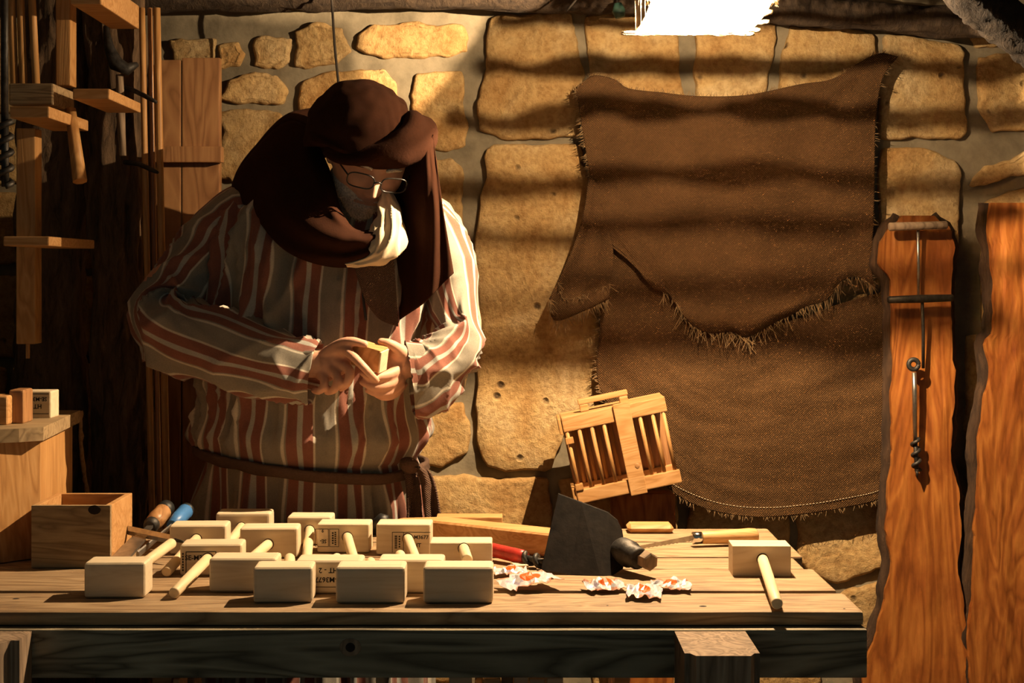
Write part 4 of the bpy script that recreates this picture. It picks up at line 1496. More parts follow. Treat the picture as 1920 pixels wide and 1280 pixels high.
# gauze flap added on the wall side to dim lamp light on the upper wall
gz = bpy.data.materials.new('dimming_gauze')
gz.use_nodes = True
gnt2 = gz.node_tree
gp = gnt2.nodes['Principled BSDF']
gp.inputs['Base Color'].default_value = (0.5, 0.36, 0.2, 1)
gp.inputs['Roughness'].default_value = 0.95
gtr = gnt2.nodes.new('ShaderNodeBsdfTransparent')
gmx = gnt2.nodes.new('ShaderNodeMixShader')
gmx.inputs[0].default_value = 0.78
gnt2.links.new(gtr.outputs[0], gmx.inputs[1])
gnt2.links.new(gp.outputs[0], gmx.inputs[2])
gnt2.links.new(gmx.outputs[0], gnt2.nodes['Material Output'].inputs[0])
M['gauze'] = gz
rows = []
for i in range(25):
    t = i / 24
    r = 0.168 - 0.10 * t
    zw = P(0, -10 + 715 * t, WD).z
    rows.append([Vector((-0.037 + 0.092 * (1 - t) + q * (0.115 + 0.02 * (1 - t)), r, (zw - LB.z) * r / ws + (0.005 * fnoise(q * 5, 8) + 0.003 * fnoise(q * 23, 3)) * t)) for q in [-1 + k / 30 for k in range(61)]])
link('dimming_flap', grid_mesh(rows), 'gauze', lamp, True)
gz2 = gz.copy()
gz2.name = 'thin_dimming_gauze'
[q for q in gz2.node_tree.nodes if q.type == 'MIX_SHADER'][0].inputs[0].default_value = 0.66
M['gauze2'] = gz2
rows = []
for i in range(9):
    t = i / 8
    rows.append([Vector((-0.122 + 0.006 * fnoise(q * 5, t), -0.13 + 0.26 * q, 0.012 - t * (0.074 + 0.010 * fnoise(q * 7, 4)))) for q in [k / 20 for k in range(21)]])
link('dimming_flap', grid_mesh(rows), 'gauze2', lamp, True)  # second flap added on the left to dim the racks and headscarf
for py, tw, r, sd_ in ((40, 0.035, 0.165, 1), (126, 0.055, 0.160, 2), (222, 0.058, 0.150, 3), (352, 0.060, 0.125, 4), (452, 0.052, 0.108, 5), (575, 0.045, 0.085, 6), (680, 0.070, 0.068, 7)):
    cordbar(py, tw, r, sd_)
cw = thing('plug_cable', 'short cable with a dark green plug hanging off the beam beside the lamp shade', 'cable', P(1158, -20, 3.855))
tube('wire', [P(1156, -45, 3.853) - cw.location, P(1157, -20, 3.85) - cw.location, P(1158, 10, 3.845) - cw.location], 0.003, 'rope', cw, 6)
tube('plug', [P(1158, 6, 3.84) - cw.location, P(1160, 20, 3.84) - cw.location, P(1163, 33, 3.84) - cw.location], [0.010, 0.017, 0.012], 'plug', cw, 12)
cb_ = tube('cable', catmull([P(1110, -30, 3.75), P(1080, 0, 3.75), P(1062, 22, 3.76)], 10), 0.0025, 'rope', None, 6)
tag(cb_, 'thin dark cable end hanging off the beam near the lamp', 'cable')

# ================================================================== PERSON
HEAD_C = P(694, 294, 3.40)
HM = Matrix.Rotation(math.radians(13), 3, 'Z') @ Matrix.Rotation(math.radians(33), 3, 'X') @ Matrix.Rotation(math.radians(9), 3, 'Y') @ Matrix.Scale(1.10, 3)


def hp(x, y, z):
    return HEAD_C + HM @ Vector((x, y, z))


def g2(a, s):
    return math.exp(-(a / s) ** 2)


def head_local(ux, uy, uz):
    """unit direction -> head surface point (face looks to -y)"""
    x, y, z = ux * 0.076, uy * 0.097, uz * 0.118
    if uz < 0:
        x *= 1 - 0.30 * (-uz) ** 1.6
        if uy > 0:
            y *= 1 - 0.35 * (-uz)
    if uy < 0:
        y *= 0.93
        X, Z = x, z
        fw = min(1.0, -uy * 1.6)
        dn = 0.0
        if -0.046 < Z < 0.026:
            t = (0.026 - Z) / 0.058
            prof = min(1, t) ** 1.2 if t < 1 else max(0, 1 - (t - 1) / 0.24)
            sg = 0.0085 + 0.006 * max(0, min(1, t)) ** 3
            dn += 0.027 * prof * g2(X, sg)
        dn += 0.007 * g2(Z - 0.030, 0.011) * math.exp(-(X / 0.046) ** 4)
        for s in (-1, 1):
            dn -= 0.012 * g2(Z - 0.011, 0.013) * g2(X - s * 0.031, 0.017)
            dn += 0.007 * g2(Z - 0.010, 0.008) * g2(X - s * 0.031, 0.012)
            dn += 0.007 * g2(Z + 0.018, 0.018) * g2(X - s * 0.042, 0.016)
            dn += 0.004 * g2(Z + 0.036, 0.006) * g2(X - s * 0.014, 0.006)
        lip = math.exp(-(X / 0.024) ** 4)
        dn += (0.006 * g2(Z + 0.057, 0.0045) - 0.004 * g2(Z + 0.0625, 0.002) + 0.007 * g2(Z + 0.069, 0.005)) * lip
        dn += 0.010 * g2(Z + 0.096, 0.014) * g2(X, 0.022)
        y -= dn * fw
    return Vector((x, y, z))


body = MB()
# head
NU, NVh = 110, 84
hv, hf = [], []
for i in range(NVh + 1):
    ph = PI * i / NVh
    for j in range(NU):
        th = 2 * PI * j / NU
        q = head_local(math.sin(ph) * math.cos(th), math.sin(ph) * math.sin(th), math.cos(ph))
        hv.append(HEAD_C + HM @ q)
for i in range(NVh):
    for j in range(NU):
        k = (j + 1) % NU
        hf.append((i * NU + j, (i + 1) * NU + j, (i + 1) * NU + k, i * NU + k))
body.add(hv, hf)
for s in (-1, 1):
    body.ball(hp(s * 0.076, 0.012, -0.004), (0.010, 0.018, 0.030), HM, 14, 10)


def limb(pts, n=16, nseg=18):
    c = catmull(pts, n)
    body.tube([q[:3] for q in c], [q[3] for q in c], nseg)


def px4(x, y, d, r):
    return (*P(x, y, d), r)


# neck, trunk
limb([(*hp(0, 0.02, -0.06), 0.055), px4(668, 370, 3.50, 0.058), px4(640, 400, 3.56, 0.075), px4(620, 440, 3.58, 0.13), px4(605, 560, 3.60, 0.16), px4(595, 700, 3.62, 0.165), px4(590, 850, 3.63, 0.16),
      px4(588, 980, 3.64, 0.15)], 26, 26)
# shoulders and arms
limb([px4(620, 440, 3.58, 0.10), px4(470, 405, 3.58, 0.075), px4(430, 420, 3.57, 0.066), px4(360, 490, 3.54, 0.056), px4(290, 585, 3.48, 0.050), px4(400, 640, 3.40, 0.046), px4(500, 672, 3.35, 0.038), px4(585, 682, 3.318, 0.030),
      px4(612, 680, 3.305, 0.028)], 30)
limb([px4(620, 440, 3.58, 0.10), px4(770, 420, 3.58, 0.070), px4(820, 450, 3.57, 0.062), px4(848, 550, 3.52, 0.054), px4(862, 632, 3.45, 0.048), px4(820, 670, 3.39, 0.042), px4(775, 682, 3.345, 0.030), px4(750, 680, 3.330, 0.029)], 26)
# legs and feet
for s in (-1, 1):
    x = -0.46 + s * 0.10
    limb([(x, 3.64, 0.83, 0.10), (x, 3.63, 0.48, 0.065), (x, 3.65, 0.28, 0.056), (x, 3.66, 0.08, 0.042), (x, 3.655, 0.05, 0.045)], 16)
    limb([(x, 3.68, 0.045, 0.038), (x, 3.60, 0.045, 0.040), (x + s * 0.01, 3.52, 0.032, 0.030), (x + s * 0.012, 3.46, 0.022, 0.018)], 10)


def finger(*pts):
    c = catmull([px4(*p) for p in pts], 3 * len(pts))
    body.tube([q[:3] for q in c], [q[3] for q in c], 10)
    body.ball(c[-1][:3], c[-1][3] * 1.0, None, 10, 8)


# right hand (holds the tool side): palm, index pressing along the block, thumb on top, three curled fingers
ax = (P(650, 672, 3.285) - P(592, 682, 3.315)).normalized()
side = Vector((0, 1, 0)).cross(ax).normalized()
nrm = ax.cross(side)
R3 = Matrix((ax, nrm, side)).transposed()
body.ball(P(626, 676, 3.30), (0.042, 0.018, 0.036), R3, 18, 12)
body.ball(P(610, 690, 3.30), (0.032, 0.018, 0.030), R3, 18, 12)
finger((622, 660, 3.295, 0.013), (648, 657, 3.272, 0.0112), (678, 684, 3.250, 0.0094), (693, 700, 3.250, 0.0085), (706, 713, 3.260, 0.0072))
finger((612, 664, 3.300, 0.015), (636, 646, 3.285, 0.0125), (660, 640, 3.270, 0.0105), (684, 645, 3.264, 0.0082))
finger((632, 678, 3.290, 0.0130), (655, 694, 3.266, 0.0110), (652, 716, 3.262, 0.0098), (640, 727, 3.286, 0.0085))
finger((620, 690, 3.290, 0.0125), (633, 709, 3.268, 0.0106), (627, 729, 3.266, 0.0095), (614, 734, 3.290, 0.0082))
finger((602, 698, 3.295, 0.0110), (609, 717, 3.276, 0.0095), (600, 732, 3.274, 0.0084), (589, 732, 3.295, 0.0072))
# left hand: holds the block, thumb along its top, fingers wrapped under it
body.ball(P(744, 684, 3.330), (0.038, 0.022, 0.038), None, 18, 12)
body.ball(P(750, 662, 3.320), (0.024, 0.020, 0.020), None, 16, 10)
finger((758, 666, 3.318, 0.0155), (744, 652, 3.302, 0.0120), (728, 643, 3.292, 0.0100), (714, 640, 3.290, 0.0078))
finger((746, 694, 3.315, 0.0135), (724, 704, 3.290, 0.0112), (698, 706, 3.274, 0.0096), (680, 699, 3.276, 0.0078))
finger((750, 706, 3.320, 0.0130), (728, 721, 3.298, 0.0110), (700, 724, 3.282, 0.0096), (680, 716, 3.284, 0.0080))
finger((754, 715, 3.330, 0.0120), (734, 733, 3.310, 0.0102), (710, 738, 3.296, 0.0090), (690, 731, 3.298, 0.0076))
finger((758, 716, 3.345, 0.0110), (742, 738, 3.328, 0.0092), (722, 745, 3.316, 0.0082), (706, 740, 3.316, 0.0070))


def remesh(mb, voxel, name, smooth_it=3):
    tmp = bpy.data.objects.new('tmp', fix_normals(mesh_from(mb.v, mb.f)))
    COL.objects.link(tmp)
    m = tmp.modifiers.new('r', 'REMESH')
    m.mode = 'VOXEL'
    m.voxel_size = voxel
    s = tmp.modifiers.new('s', 'SMOOTH')
    s.factor = 0.5
    s.iterations = smooth_it
    dg = bpy.context.evaluated_depsgraph_get()
    me = bpy.data.meshes.new_from_object(tmp.evaluated_get(dg))
    bpy.data.objects.remove(tmp)
    me.name = name
    return me


person = link('person', remesh(body, 0.0034, 'person', 2), 'skin', None, True)
tag(person, 'person in a striped robe and brown headscarf bending over a small wood block', 'person')

# ---- wood block in the hands
wbk = thing('carved_block', 'small wood block held in both hands', 'wood block', P(690, 668, 3.287))
mt4 = Euler((math.radians(12), math.radians(14), math.radians(-24))).to_matrix().to_4x4()
link('block', box_mesh(0.074, 0.034, 0.050, 0.002, 2, mt4 @ Matrix.Translation((0, 0, -0.023))), 'pine', wbk)
link('end_grain', box_mesh(0.004, 0.032, 0.048, 0.001, 1, mt4 @ Matrix.Translation((0.0378, 0, -0.024))), 'pale', wbk)

# ---- beard, moustache, brows (grey)
bv, bf, idx = [], [], {}


def beard_mask(q):
    X, Z = abs(q.x), q.z
    if q.y > 0.02:
        return -1
    line = -0.050 - 0.012 * math.cos(min(1.0, X / 0.05) * PI) - 0.010 * max(0, (X - 0.045) / 0.03)
    m = (line - Z) / 0.018
    if X < 0.026 and -0.075 < Z < -0.052:
        m = min(m, (abs(Z + 0.0635) - 0.006) / 0.01)
    return max(-1, min(1, m))


off_dirs = []
NB, NBv = 150, 120
mask = {}
pos = {}
for i in range(NBv + 1):
    ph = PI * (0.45 + 0.55 * i / NBv)
    for j in range(NB):
        th = PI + PI * (j / (NB - 1)) if True else 0
        th = PI * 0.9 + PI * 1.2 * j / (NB - 1)
        u = Vector((math.sin(ph) * math.cos(th), math.sin(ph) * math.sin(th), math.cos(ph)))
        q = head_local(*u)
        m = beard_mask(q)
        nrm_ = (q + Vector((0, 0.01, 0.0))).normalized()
        t = -0.004 + (0.012 + 0.005 * fnoise(q.x * 160, q.y * 160, q.z * 90)) * max(0, min(1, (m + 0.3) * 1.2)) + (0.006 if q.z < -0.085 else 0) * max(0, m)
        mask[(i, j)] = m
        pos[(i, j)] = HEAD_C + HM @ (q + nrm_ * t)
for i in range(NBv):
    for j in range(NB - 1):
        ks = [(i, j), (i + 1, j), (i + 1, j + 1), (i, j + 1)]
        if max(mask[k] for k in ks) > -0.35:
            f = []
            for k in ks:
                if k not in idx:
                    idx[k] = len(bv)
                    bv.append(pos[k])
                f.append(idx[k])
            bf.append(tuple(f))
beard = link('beard', mesh_from(bv, bf), 'beard', person, True)
tag(beard, 'short grey beard')
rnd = random.Random(3)
mb = MB()
keys = [k for k in mask if mask[k] > -0.1]
for _ in range(1500):
    k = rnd.choice(keys)
    p = pos[k]
    d = ((p - HEAD_C).normalized() + Vector((rnd.uniform(-0.5, 0.5), rnd.uniform(-0.5, 0.5), rnd.uniform(-0.9, 0.1)))).normalized()
    mb.tube([p - d * 0.002, p + d * rnd.uniform(0.004, 0.010)], [0.0006, 0.0002], 3, False)
hs = mb.build('hair_strands', 'beard', beard)
hs['kind'] = 'stuff'
for s in (-1, 1):
    c = catmull([hp(s * 0.014, -0.101, 0.026), hp(s * 0.030, -0.100, 0.031), hp(s * 0.048, -0.086, 0.025)], 8)
    tube('eyebrow', c, [0.003, 0.0042, 0.0045, 0.0045, 0.004, 0.0038, 0.003, 0.002], 'beard', person, 8)

# ---- spectacles
sp = thing('spectacles', None, None)
del_keys = [k for k in sp.keys()]
sp.parent = person
for s in (-1, 1):
    pts = []
    for k in range(33):
        t = 2 * PI * k / 32
        cx, cz = math.cos(t), math.sin(t)
        ex = abs(cx) ** 0.6 * math.copysign(1, cx) * 0.026
        ez = abs(cz) ** 0.7 * math.copysign(1, cz) * 0.0155
        pts.append(hp(s * 0.033 + ex, -0.118 + 0.010 * abs(s * 0.033 + ex) / 0.06, 0.004 + ez))
    tube('rim', pts, 0.0016, 'frame', sp, 7)
    me = mesh_from(pts[:32], [tuple(range(32))])
    link('lens', me, 'lens', sp)
    tube('temple', [hp(s * 0.059, -0.108, 0.010), hp(s * 0.074, -0.05, 0.008), hp(s * 0.079, 0.01, 0.006)], 0.0018, 'frame', sp, 6)
tube('bridge', catmull([hp(-0.008, -0.118, 0.006), hp(0, -0.121, 0.010), hp(0.008, -0.118, 0.006)], 7), 0.0018, 'frame', sp, 7)

# ---- robe
S36 = 3.6 / F


def lv(y, cx, hw, dc, hd):
    return (ZC - (y - HY) * S36, (cx - 960) * S36, hw * S36, dc, hd)


LV = [lv(338, 640, 70, 3.60, 0.075), lv(346, 630, 130, 3.60, 0.105), lv(362, 622, 185, 3.59, 0.135), lv(400, 618, 214, 3.57, 0.165), lv(460, 612, 222, 3.56, 0.185), lv(560, 602, 216, 3.565, 0.200),
      lv(660, 594, 208, 3.575, 0.215), lv(750, 589, 202, 3.59, 0.222), lv(810, 587, 198, 3.60, 0.215), lv(855, 585, 193, 3.61, 0.200), lv(900, 583, 198, 3.625, 0.195), lv(980, 582, 208, 3.64, 0.190),
      (0.60, (580 - 960) * S36, 0.262, 3.66, 0.19), (0.30, (580 - 960) * S36, 0.262, 3.66, 0.195), (0.06, (580 - 960) * S36, 0.262, 3.66, 0.20)]


def lev(z):
    for a, b in zip(LV, LV[1:]):
        if a[0] >= z >= b[0]:
            f = (a[0] - z) / (a[0] - b[0])
            return [p + (q - p) * f for p, q in zip(a, b)]
    return LV[0] if z > LV[0][0] else LV[-1]


def torso(th, z, extra=0.0, folds=True):
    _, cx, hw, dc, hd = lev(z)
    c, s = math.cos(th), math.sin(th)
    e = 0.86
    x = math.copysign(abs(c) ** e, c)
    y = math.copysign(abs(s) ** e, s)
    f = 0.0
    if folds:
        below = max(0.0, min(1.0, (ZC - 345 * S36 - z) / 0.08 + 0.5)) if z < 1.05 else 0
        zb = LV[9][0]
        if z < zb:        # pleats below the sash
            k = min(1, (zb - z) / 0.10)
            f += k * 0.016 * (fnoise(th * 5.5, z * 0.7, 2.0) + 0.5 * fnoise(th * 12, z * 1.1, 5.0)) + k * 0.030 * ((1 - min(1, abs(fnoise(th * 4.2, z * 0.5, 4.0)) * 2.2)) ** 2.5 - 0.2) + k * 0.006
        else:
            k = min(1, (z - zb) / 0.05)
            f += k * 0.012 * fnoise(th * 4.5 + z * 1.5, z * 1.6, 8.0) + k * 0.026 * ((1 - min(1, abs(fnoise(th * 3.2 - z * 2.2, z * 1.3, 11.0)) * 2.2)) ** 3 - 0.3) + k * 0.012 * ((1 - min(1, abs(fnoise(th * 6.5 + z * 5.0, z * 2.0, 21.0)) * 2.4)) ** 3 - 0.3)
            # blouse over the sash
            f += 0.022 * math.exp(-((z - zb - 0.05) / 0.05) ** 2)
            # pulled folds running from the chest down to the hands
            for (t0, slope, amp) in ((-1.95, 0.9, 0.026), (-1.75, 1.1, 0.026), (-1.50, 1.0, 0.024), (-1.25, 0.6, 0.016)):
                zc_ = 1.24
                dt = th + 2 * PI * (th < -PI) - (t0 + (zc_ - z) * slope * 1.2)
                f += amp * math.exp(-(dt / 0.055) ** 2) * math.exp(-((z - zc_) / 0.10) ** 2)
    return Vector((cx + x * (hw + f + extra), dc + y * (hd + f + extra), z))


rows, uv = [], []
NT, NZ = 240, 190
ztop, zbot = LV[0][0], 0.06
arc = [0.0]
zr = ZC - (700 - HY) * S36
for j in range(NT):
    arc.append(arc[-1] + (torso(-PI / 2 + 2 * PI * (j + 1) / NT, zr, 0, False) - torso(-PI / 2 + 2 * PI * j / NT, zr, 0, False)).length)
for i in range(NZ):
    t = i / (NZ - 1)
    z = ztop + (zbot - ztop) * (t ** 1.15)
    r, q = [], []
    for j in range(NT + 1):
        th = PI / 2 + 2 * PI * j / NT      # seam at the back
        thn = math.atan2(math.sin(th), math.cos(th))
        r.append(torso(thn, z))
        q.append((arc[j] + 0.008 * fnoise(z * 6, arc[j] * 5, 1.5), z))
    rows.append(r)
    uv.append(q)
robe = link('robe', grid_mesh(rows, False, uv, True), 'robe', person, True)
tag(robe, 'long robe striped in brown-red, grey and cream')
solid(robe, 0.003)


def sleeve(ctrl, foldf, name, uoff, n=120, nseg=72, circ=0.55):
    c = catmull([(*P(x, y, d), rp, rd) for x, y, d, rp, rd in ctrl], n)
    rows, uv = [], []
    pts = [Vector(q[:3]) for q in c]
    for i in range(n):
        t = (pts[min(i + 1, n - 1)] - pts[max(i - 1, 0)]).normalized()
        nd = Vector((0, 1, 0))
        nd = (nd - t * nd.dot(t)).normalized()
        npp = t.cross(nd)
        s = i / (n - 1)
        r, q = [], []
        for j in range(nseg + 1):
            ph = 2 * PI * j / nseg
            k = 1 + foldf(s, ph)
            r.append(pts[i] + npp * c[i][3] * k * math.cos(ph) + nd * c[i][4] * k * math.sin(ph))
            q.append((uoff + j / nseg * circ + 0.012 * fnoise(s * 7, ph * 0.8, uoff), s * 0.8))
        rows.append(r)
        uv.append(q)
    # turned-in cuff
    for dk, sc in ((0.004, 0.97), (0.03, 0.9), (0.08, 0.75)):
        t = (pts[-1] - pts[-4]).normalized()
        ce = pts[-1]
        rows.append([ce - t * dk + (p - ce) * sc for p in rows[n - 1]])
        uv.append(uv[n - 1])
    o = link(name, grid_mesh(rows, False, uv, True), 'sleeve', robe, True)
    fix_normals(o.data)
    return o


def crease(x, y=0.0, z=0.0, p=3.0):
    """sharp-crested folds: 1 on the crest, falling off quickly"""
    return (1 - min(1, abs(fnoise(x, y, z)) * 2.2)) ** p


def fold_a(s, ph):
    c, n = math.cos(ph), math.sin(ph)
    f = 0.10 * fnoise(s * 4.0, c * 1.2, n * 1.2)
    el = math.exp(-((s - 0.52) / 0.13) ** 2)
    f += 0.34 * el * (crease(s * 9 + 0.8 * c, c * 0.7, n * 0.9) - 0.45)
    f += 0.19 * (crease(s * 6.5 - 0.9 * n, c * 0.8 + 3, n * 0.8) - 0.35) * min(1, s * 3)
    f += 0.05 * fnoise(s * 14, c * 2, n * 2 + 4)
    f += 0.07 * crease(ph * 0.9, s * 1.5, 7.0) * (1 - s)
    return f


def fold_b(s, ph):
    c, n = math.cos(ph), math.sin(ph)
    f = 0.12 * fnoise(s * 4.0 + 9, c * 1.3, n * 1.3)
    el = math.exp(-((s - 0.60) / 0.14) ** 2)
    f += 0.42 * el * (crease(s * 8 + 0.9 * c, c * 0.7 + 5, n * 0.8, 2.2) - 0.4)
    f += 0.12 * (crease(s * 6 - n, c * 0.9 + 8, n * 0.9) - 0.35)
    f += 0.08 * math.sin(4 * ph + s * 5) * max(0, s - 0.7) * 3
    return f


# arm on the trunk side: shoulder, elbow out, forearm across the belly
sleeve([(520, 405, 3.58, 0.070, 0.12), (466, 412, 3.58, 0.078, 0.125), (426, 440, 3.57, 0.082, 0.115), (392, 486, 3.545, 0.082, 0.105), (346, 538, 3.51, 0.080, 0.098), (303, 588, 3.465, 0.078, 0.092), (338, 626, 3.42, 0.084, 0.085),
        (410, 650, 3.375, 0.086, 0.075), (500, 678, 3.34, 0.078, 0.062), (560, 693, 3.325, 0.069, 0.052), (592, 699, 3.318, 0.066, 0.048)], fold_a, 'sleeve', 0.0)
# arm on the lamp side: wide cuff hanging open
sleeve([(740, 400, 3.58, 0.070, 0.12), (795, 425, 3.57, 0.078, 0.115), (828, 480, 3.54, 0.072, 0.10), (850, 560, 3.49, 0.060, 0.085), (864, 628, 3.43, 0.046, 0.07), (846, 664, 3.385, 0.056, 0.058),
        (816, 692, 3.36, 0.078, 0.050), (790, 708, 3.35, 0.086, 0.048), (768, 712, 3.345, 0.086, 0.046)], fold_b, 'sleeve', 0.21)

# ---- sash round the waist with knot and hanging ends
rows = []
NQ = 160


def sash_z(x):
    px = 960 + x / S36
    t = max(0, min(1, (px - 395) / 375))
    y = 838 + 44 * math.sin(t * PI / 2) ** 1.1 - 8 * max(0, (t - 0.85) / 0.15)
    return ZC - (y - HY) * S36


prof = [(-0.014, 0.004), (-0.011, 0.010), (-0.004, 0.0125), (0.004, 0.011), (0.011, 0.012), (0.014, 0.006), (0.012, 0.0), (-0.012, 0.0)]
for (dz, ex) in prof + prof[:1]:
    r = []
    for j in range(NQ + 1):
        th = -PI + 2 * PI * j / NQ
        z0 = sash_z(torso(th, LV[9][0], 0, False).x)
        w = 1 + 0.25 * fnoise(th * 5, dz * 60)
        r.append(torso(th, z0 + dz * w, ex + 0.019 + 0.003 * fnoise(th * 9, dz * 120, 2), False))
    rows.append(r)
sash = link('sash', grid_mesh(rows), 'sash', person, True)
fix_normals(sash.data)
tag(sash, 'dark brown cloth sash')
kp = torso(-0.42, LV[9][0] - 0.016, 0.03, False)
kp = P(768, 872, 3.44)
mb = MB()
mb.ball(kp, (0.024, 0.020, 0.018), Matrix.Rotation(0.4, 3, 'Y'), 16, 12)
mb.build('knot', 'sash', sash, True)
for k, path in enumerate(([(766, 874), (790, 880), (802, 905), (808, 940), (815, 985), (818, 1010)], [(762, 878), (772, 900), (776, 935), (778, 985), (780, 1010)])):
    c = catmull([(*P(x, y, 3.43 + 0.01 * k),) for x, y in path], 30)
    rr = []
    for i, p in enumerate(c):
        w = 0.011 + 0.010 * i / 30
        p = Vector(p)
        t_ = i / 29
        rr.append([p + Vector((w * (u - 0.5) * 2, 0.006 * math.sin(u * 7 + i * 0.2 + k) + 0.004 * fnoise(i * 0.2, u * 3), 0)) for u in [q / 8 for q in range(9)]])
    o = link('sash_end', grid_mesh(rr, False, [[(q.x, q.z) for q in r_] for r_ in rr]), 'sash', sash, True)
    solid(o, 0.004)

# ---- headscarf: cap, twisted roll, cowl, hanging panel, tail
NUa, NVa = 96, 60
rows, uv = [], []
for i in range(NVa + 1):
    ph = 0.62 * PI * i / NVa
    r, q = [], []
    for j in range(NUa + 1):
        th = 2 * PI * j / NUa
        ux, uy, uz = math.sin(ph) * math.cos(th), math.sin(ph) * math.sin(th), math.cos(ph)
        lim = 1.0
        x, y, z = ux * 0.108 - 0.026, uy * 0.120 + 0.022, uz * 0.110 + 0.030
        if uy < 0 and z < 0.050:                     # keep the brow free
            z = 0.050 + (z - 0.050) * (0.15 + 0.85 * max(0, 1 + uy * 1.4))
        w = 0.002 * math.sin(th * 3 + ph * 9) * math.sin(ph) + 0.003 * fnoise(ux * 4, uy * 4, uz * 6) + 0.005 * math.sin(ux * 40 + uz * 18) * max(0, ux) * math.sin(ph) ** 2
        v = Vector((x, y, z)) + Vector((ux, uy, uz)) * w
        r.append(hp(*v))
        q.append((th * 0.12, ph * 0.12))
    rows.append(r)
    uv.append(q)
hsf = link('headscarf', grid_mesh(rows, False, uv, True), 'scarf', person, True)
fix_normals(hsf.data)
solid(hsf, 0.004)
tag(hsf, 'dark brown headscarf')
# roll over the brow, bulging towards the lamp side
pth = []
for k in range(61):
    t = k / 60
    th = PI * 1.18 + t * PI * 0.95          # from one temple across the brow to the other
    rx, ry = 0.094, 0.104
    pth.append((-0.016 + math.cos(th) * rx, 0.012 + math.sin(th) * ry, 0.052 + 0.020 * math.cos(th) - 0.010 * math.sin(th * 2), (0.014 + 0.020 * min(1, t * 2.0) + 0.010 * math.exp(-((t - 0.70) / 0.22) ** 2)) * min(1.0, 0.35 + (1 - t) * 6)))
pts = [hp(*q[:3]) for q in pth]
vs_, fs_ = tube_data(pts, [q[3] for q in pth], 28)
for i, v in enumerate(vs_):
    k, a = divmod(i, 28)
    ang = 2 * PI * a / 28
    vs_[i] = pts[k] + (v - pts[k]) * (1 + 0.16 * math.sin(3 * ang + k * 0.16) + 0.12 * fnoise(k * 0.12, a * 0.25))
link('roll', mesh_from(vs_, fs_), 'scarf', hsf, True)

# cowl: hem -> shoulder -> face opening -> tucked in
ringA = [(436, 344, 3.56), (476, 402, 3.42), (538, 470, 3.345), (618, 499, 3.325), (690, 494, 3.325), (738, 462, 3.345), (792, 408, 3.43), (806, 350, 3.55), (726, 305, 3.72), (600, 295, 3.76), (495, 312, 3.70)]
ringB = [(466, 292, 3.50), (516, 372, 3.37), (572, 440, 3.30), (635, 474, 3.275), (690, 472, 3.28), (732, 440, 3.315), (776, 372, 3.42), (788, 320, 3.54), (718, 262, 3.66), (610, 246, 3.69), (526, 254, 3.63)]
ringC = [(540, 228, 3.50), (584, 320, 3.37), (616, 400, 3.295), (652, 440, 3.272), (690, 446, 3.275), (724, 424, 3.315), (758, 350, 3.40), (768, 285, 3.48), (716, 225, 3.57), (640, 205, 3.61), (570, 206, 3.58)]
ringD = [(590, 250, 3.47), (622, 330, 3.385), (640, 395, 3.33), (662, 428, 3.31), (690, 432, 3.31), (716, 415, 3.34), (742, 350, 3.41), (748, 300, 3.47), (712, 260, 3.53), (650, 245, 3.56), (605, 245, 3.53)]
NR = 120
rr = [catmull(r, NR, True) for r in (ringA, ringB, ringC, ringD)]
cols = [catmull([r[j] for r in rr], 34) for j in range(NR)]
rows, uv = [], []
for i in range(34):
    r, q = [], []
    for j in range(NR + 1):
        x, y, d = cols[j % NR][i]
        a = 2 * PI * (j % NR) / NR
        s = i / 33
        fold = 0.010 * math.sin(s * 15 + 2.0 * math.sin(a * 2)) * math.sin(PI * min(1, s * 1.15)) + 0.008 * fnoise(math.cos(a) * 2.5, math.sin(a) * 2.5, s * 4)
        d -= fold
        r.append(P(x + fold * 300 * math.cos(a + 2.4), y, d))
        q.append((a * 0.2, s * 0.3))
    rows.append(r)
    uv.append(q)
cowl = link('cowl', grid_mesh(rows, False, uv), 'scarf', hsf, True)
fix_normals(cowl.data)
solid(cowl, 0.004)
# hanging side panel with a sharp front fold
rows, uv = [], []
prof_t = [(744, 300, 3.40), (770, 296, 3.36), (796, 290, 3.315), (804, 268, 3.322), (812, 252, 3.335)]
prof_m = [(742, 400, 3.40), (768, 402, 3.35), (800, 404, 3.305), (818, 398, 3.305), (830, 388, 3.315)]
prof_b = [(748, 600, 3.43), (775, 582, 3.375), (797, 566, 3.315), (822, 540, 3.312), (850, 512, 3.322)]
pa, pb_, pc = (catmull(p, 33) for p in (prof_t, prof_m, prof_b))
for i in range(50):
    r, q = [], []
    for j in range(33):
        x, y, d = catmull([pa[j], pb_[j], pc[j]], 50)[i]
        d += 0.006 * math.sin(j * 0.7 + i * 0.06) * (i / 50) + 0.003 * fnoise(j * 0.2, i * 0.1, 3)
        r.append(P(x, y, d))
        q.append((j * 0.006, i * 0.008))
    rows.append(r)
    uv.append(q)
o = link('side_panel', grid_mesh(rows, False, uv), 'scarf', hsf, True)
solid(o, 0.003)
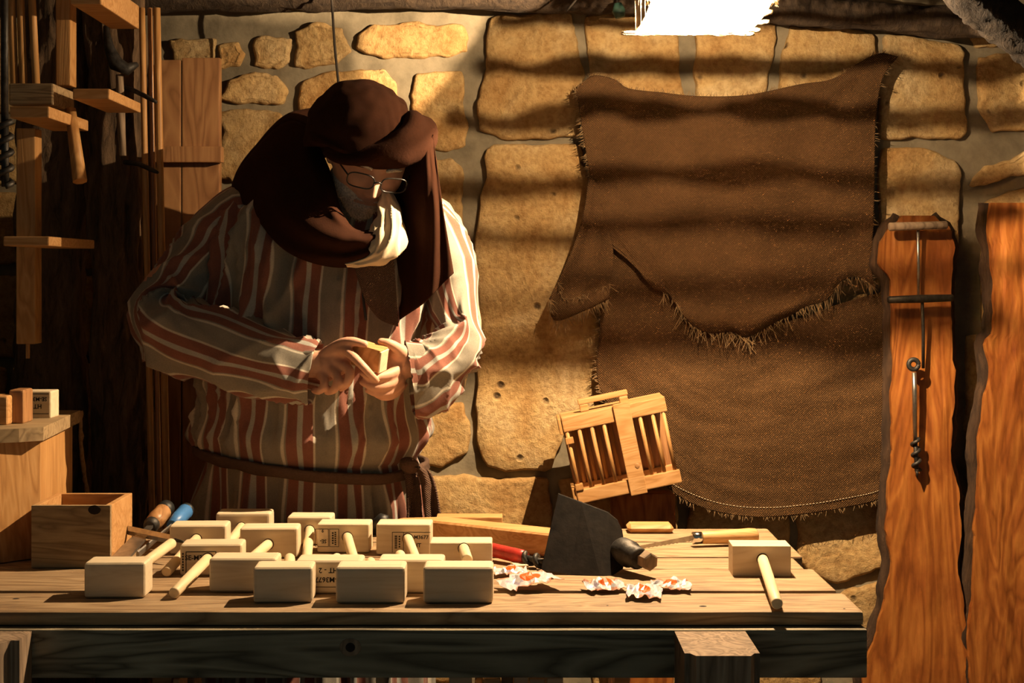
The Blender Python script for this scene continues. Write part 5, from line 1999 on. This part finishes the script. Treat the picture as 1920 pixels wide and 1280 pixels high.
# tail over the chest
rows, uv = coons([(662, 486), (690, 492), (738, 478)], [(686, 566), (712, 598), (746, 612)], [(662, 486), (672, 525), (686, 566)], [(738, 478), (742, 540), (746, 612)], 24, 30,
                 lambda u, v: 3.312 + 0.018 * v - 0.004 * math.sin(PI * u) - 0.003 * math.sin(u * 7 + v * 2) + 0.012 * u)
o = link('tail', grid_mesh(rows, False, uv), 'sash', hsf, True)
solid(o, 0.004)

# ---- cream neckcloth showing at the lamp side of the chin
c = catmull([(*P(724, 366, 3.365), 0.012, 0.016), (*P(730, 400, 3.325), 0.024, 0.018), (*P(726, 440, 3.300), 0.031, 0.022), (*P(712, 470, 3.288), 0.027, 0.020), (*P(686, 486, 3.292), 0.015, 0.014), (*P(650, 494, 3.305), 0.006, 0.008)], 44)
rows, uv = [], []
for i, q in enumerate(c):
    p = Vector(q[:3])
    nx = Vector(c[min(i + 1, 43)][:3]) - Vector(c[max(i - 1, 0)][:3])
    nx.normalize()
    nd = Vector((0, 1, 0))
    nd = (nd - nx * nd.dot(nx)).normalized()
    npp = nx.cross(nd)
    r, w = [], []
    for j in range(49):
        ph = 2 * PI * j / 48
        k = 0.92 + 0.40 * (1 - min(1, abs(fnoise(ph * 1.6, i * 0.05, 2)) * 2.4)) ** 2 + 0.30 * fnoise(math.cos(ph) * 2, math.sin(ph) * 2, i * 0.13) - 0.1 * math.sin(4 * ph + i * 0.25)
        r.append(p + npp * q[3] * k * math.cos(ph) + nd * q[4] * k * math.sin(ph))
        w.append((ph * 0.02, i * 0.005))
    rows.append(r)
    uv.append(w)
nc = link('neckcloth', grid_mesh(rows, False, uv), 'white', person, True)
fix_normals(nc.data)
tag(nc, 'cream cloth wound round the neck')
# dark pendant cord on the chest
tube('neck_cord', catmull([P(672, 500, 3.335), P(680, 550, 3.345), P(686, 600, 3.350)], 10), [0.0015] * 5 + [0.003] * 5, 'black', person, 8)

# small wood chip beside the red-handled bit
p = P(974, 1064, bench_d(1064))
o = box_obj('wood_chip', (-0.012, -0.02, 0), (0.012, 0.02, 0.006), 'pale', None, 0.001)
o.location = (p.x, p.y, BZ + 0.002)
o.rotation_euler = (0, 0, 0.3)
tag(o, 'small pale wood chip between the red-handled bit and the wrappers', 'wood chip')
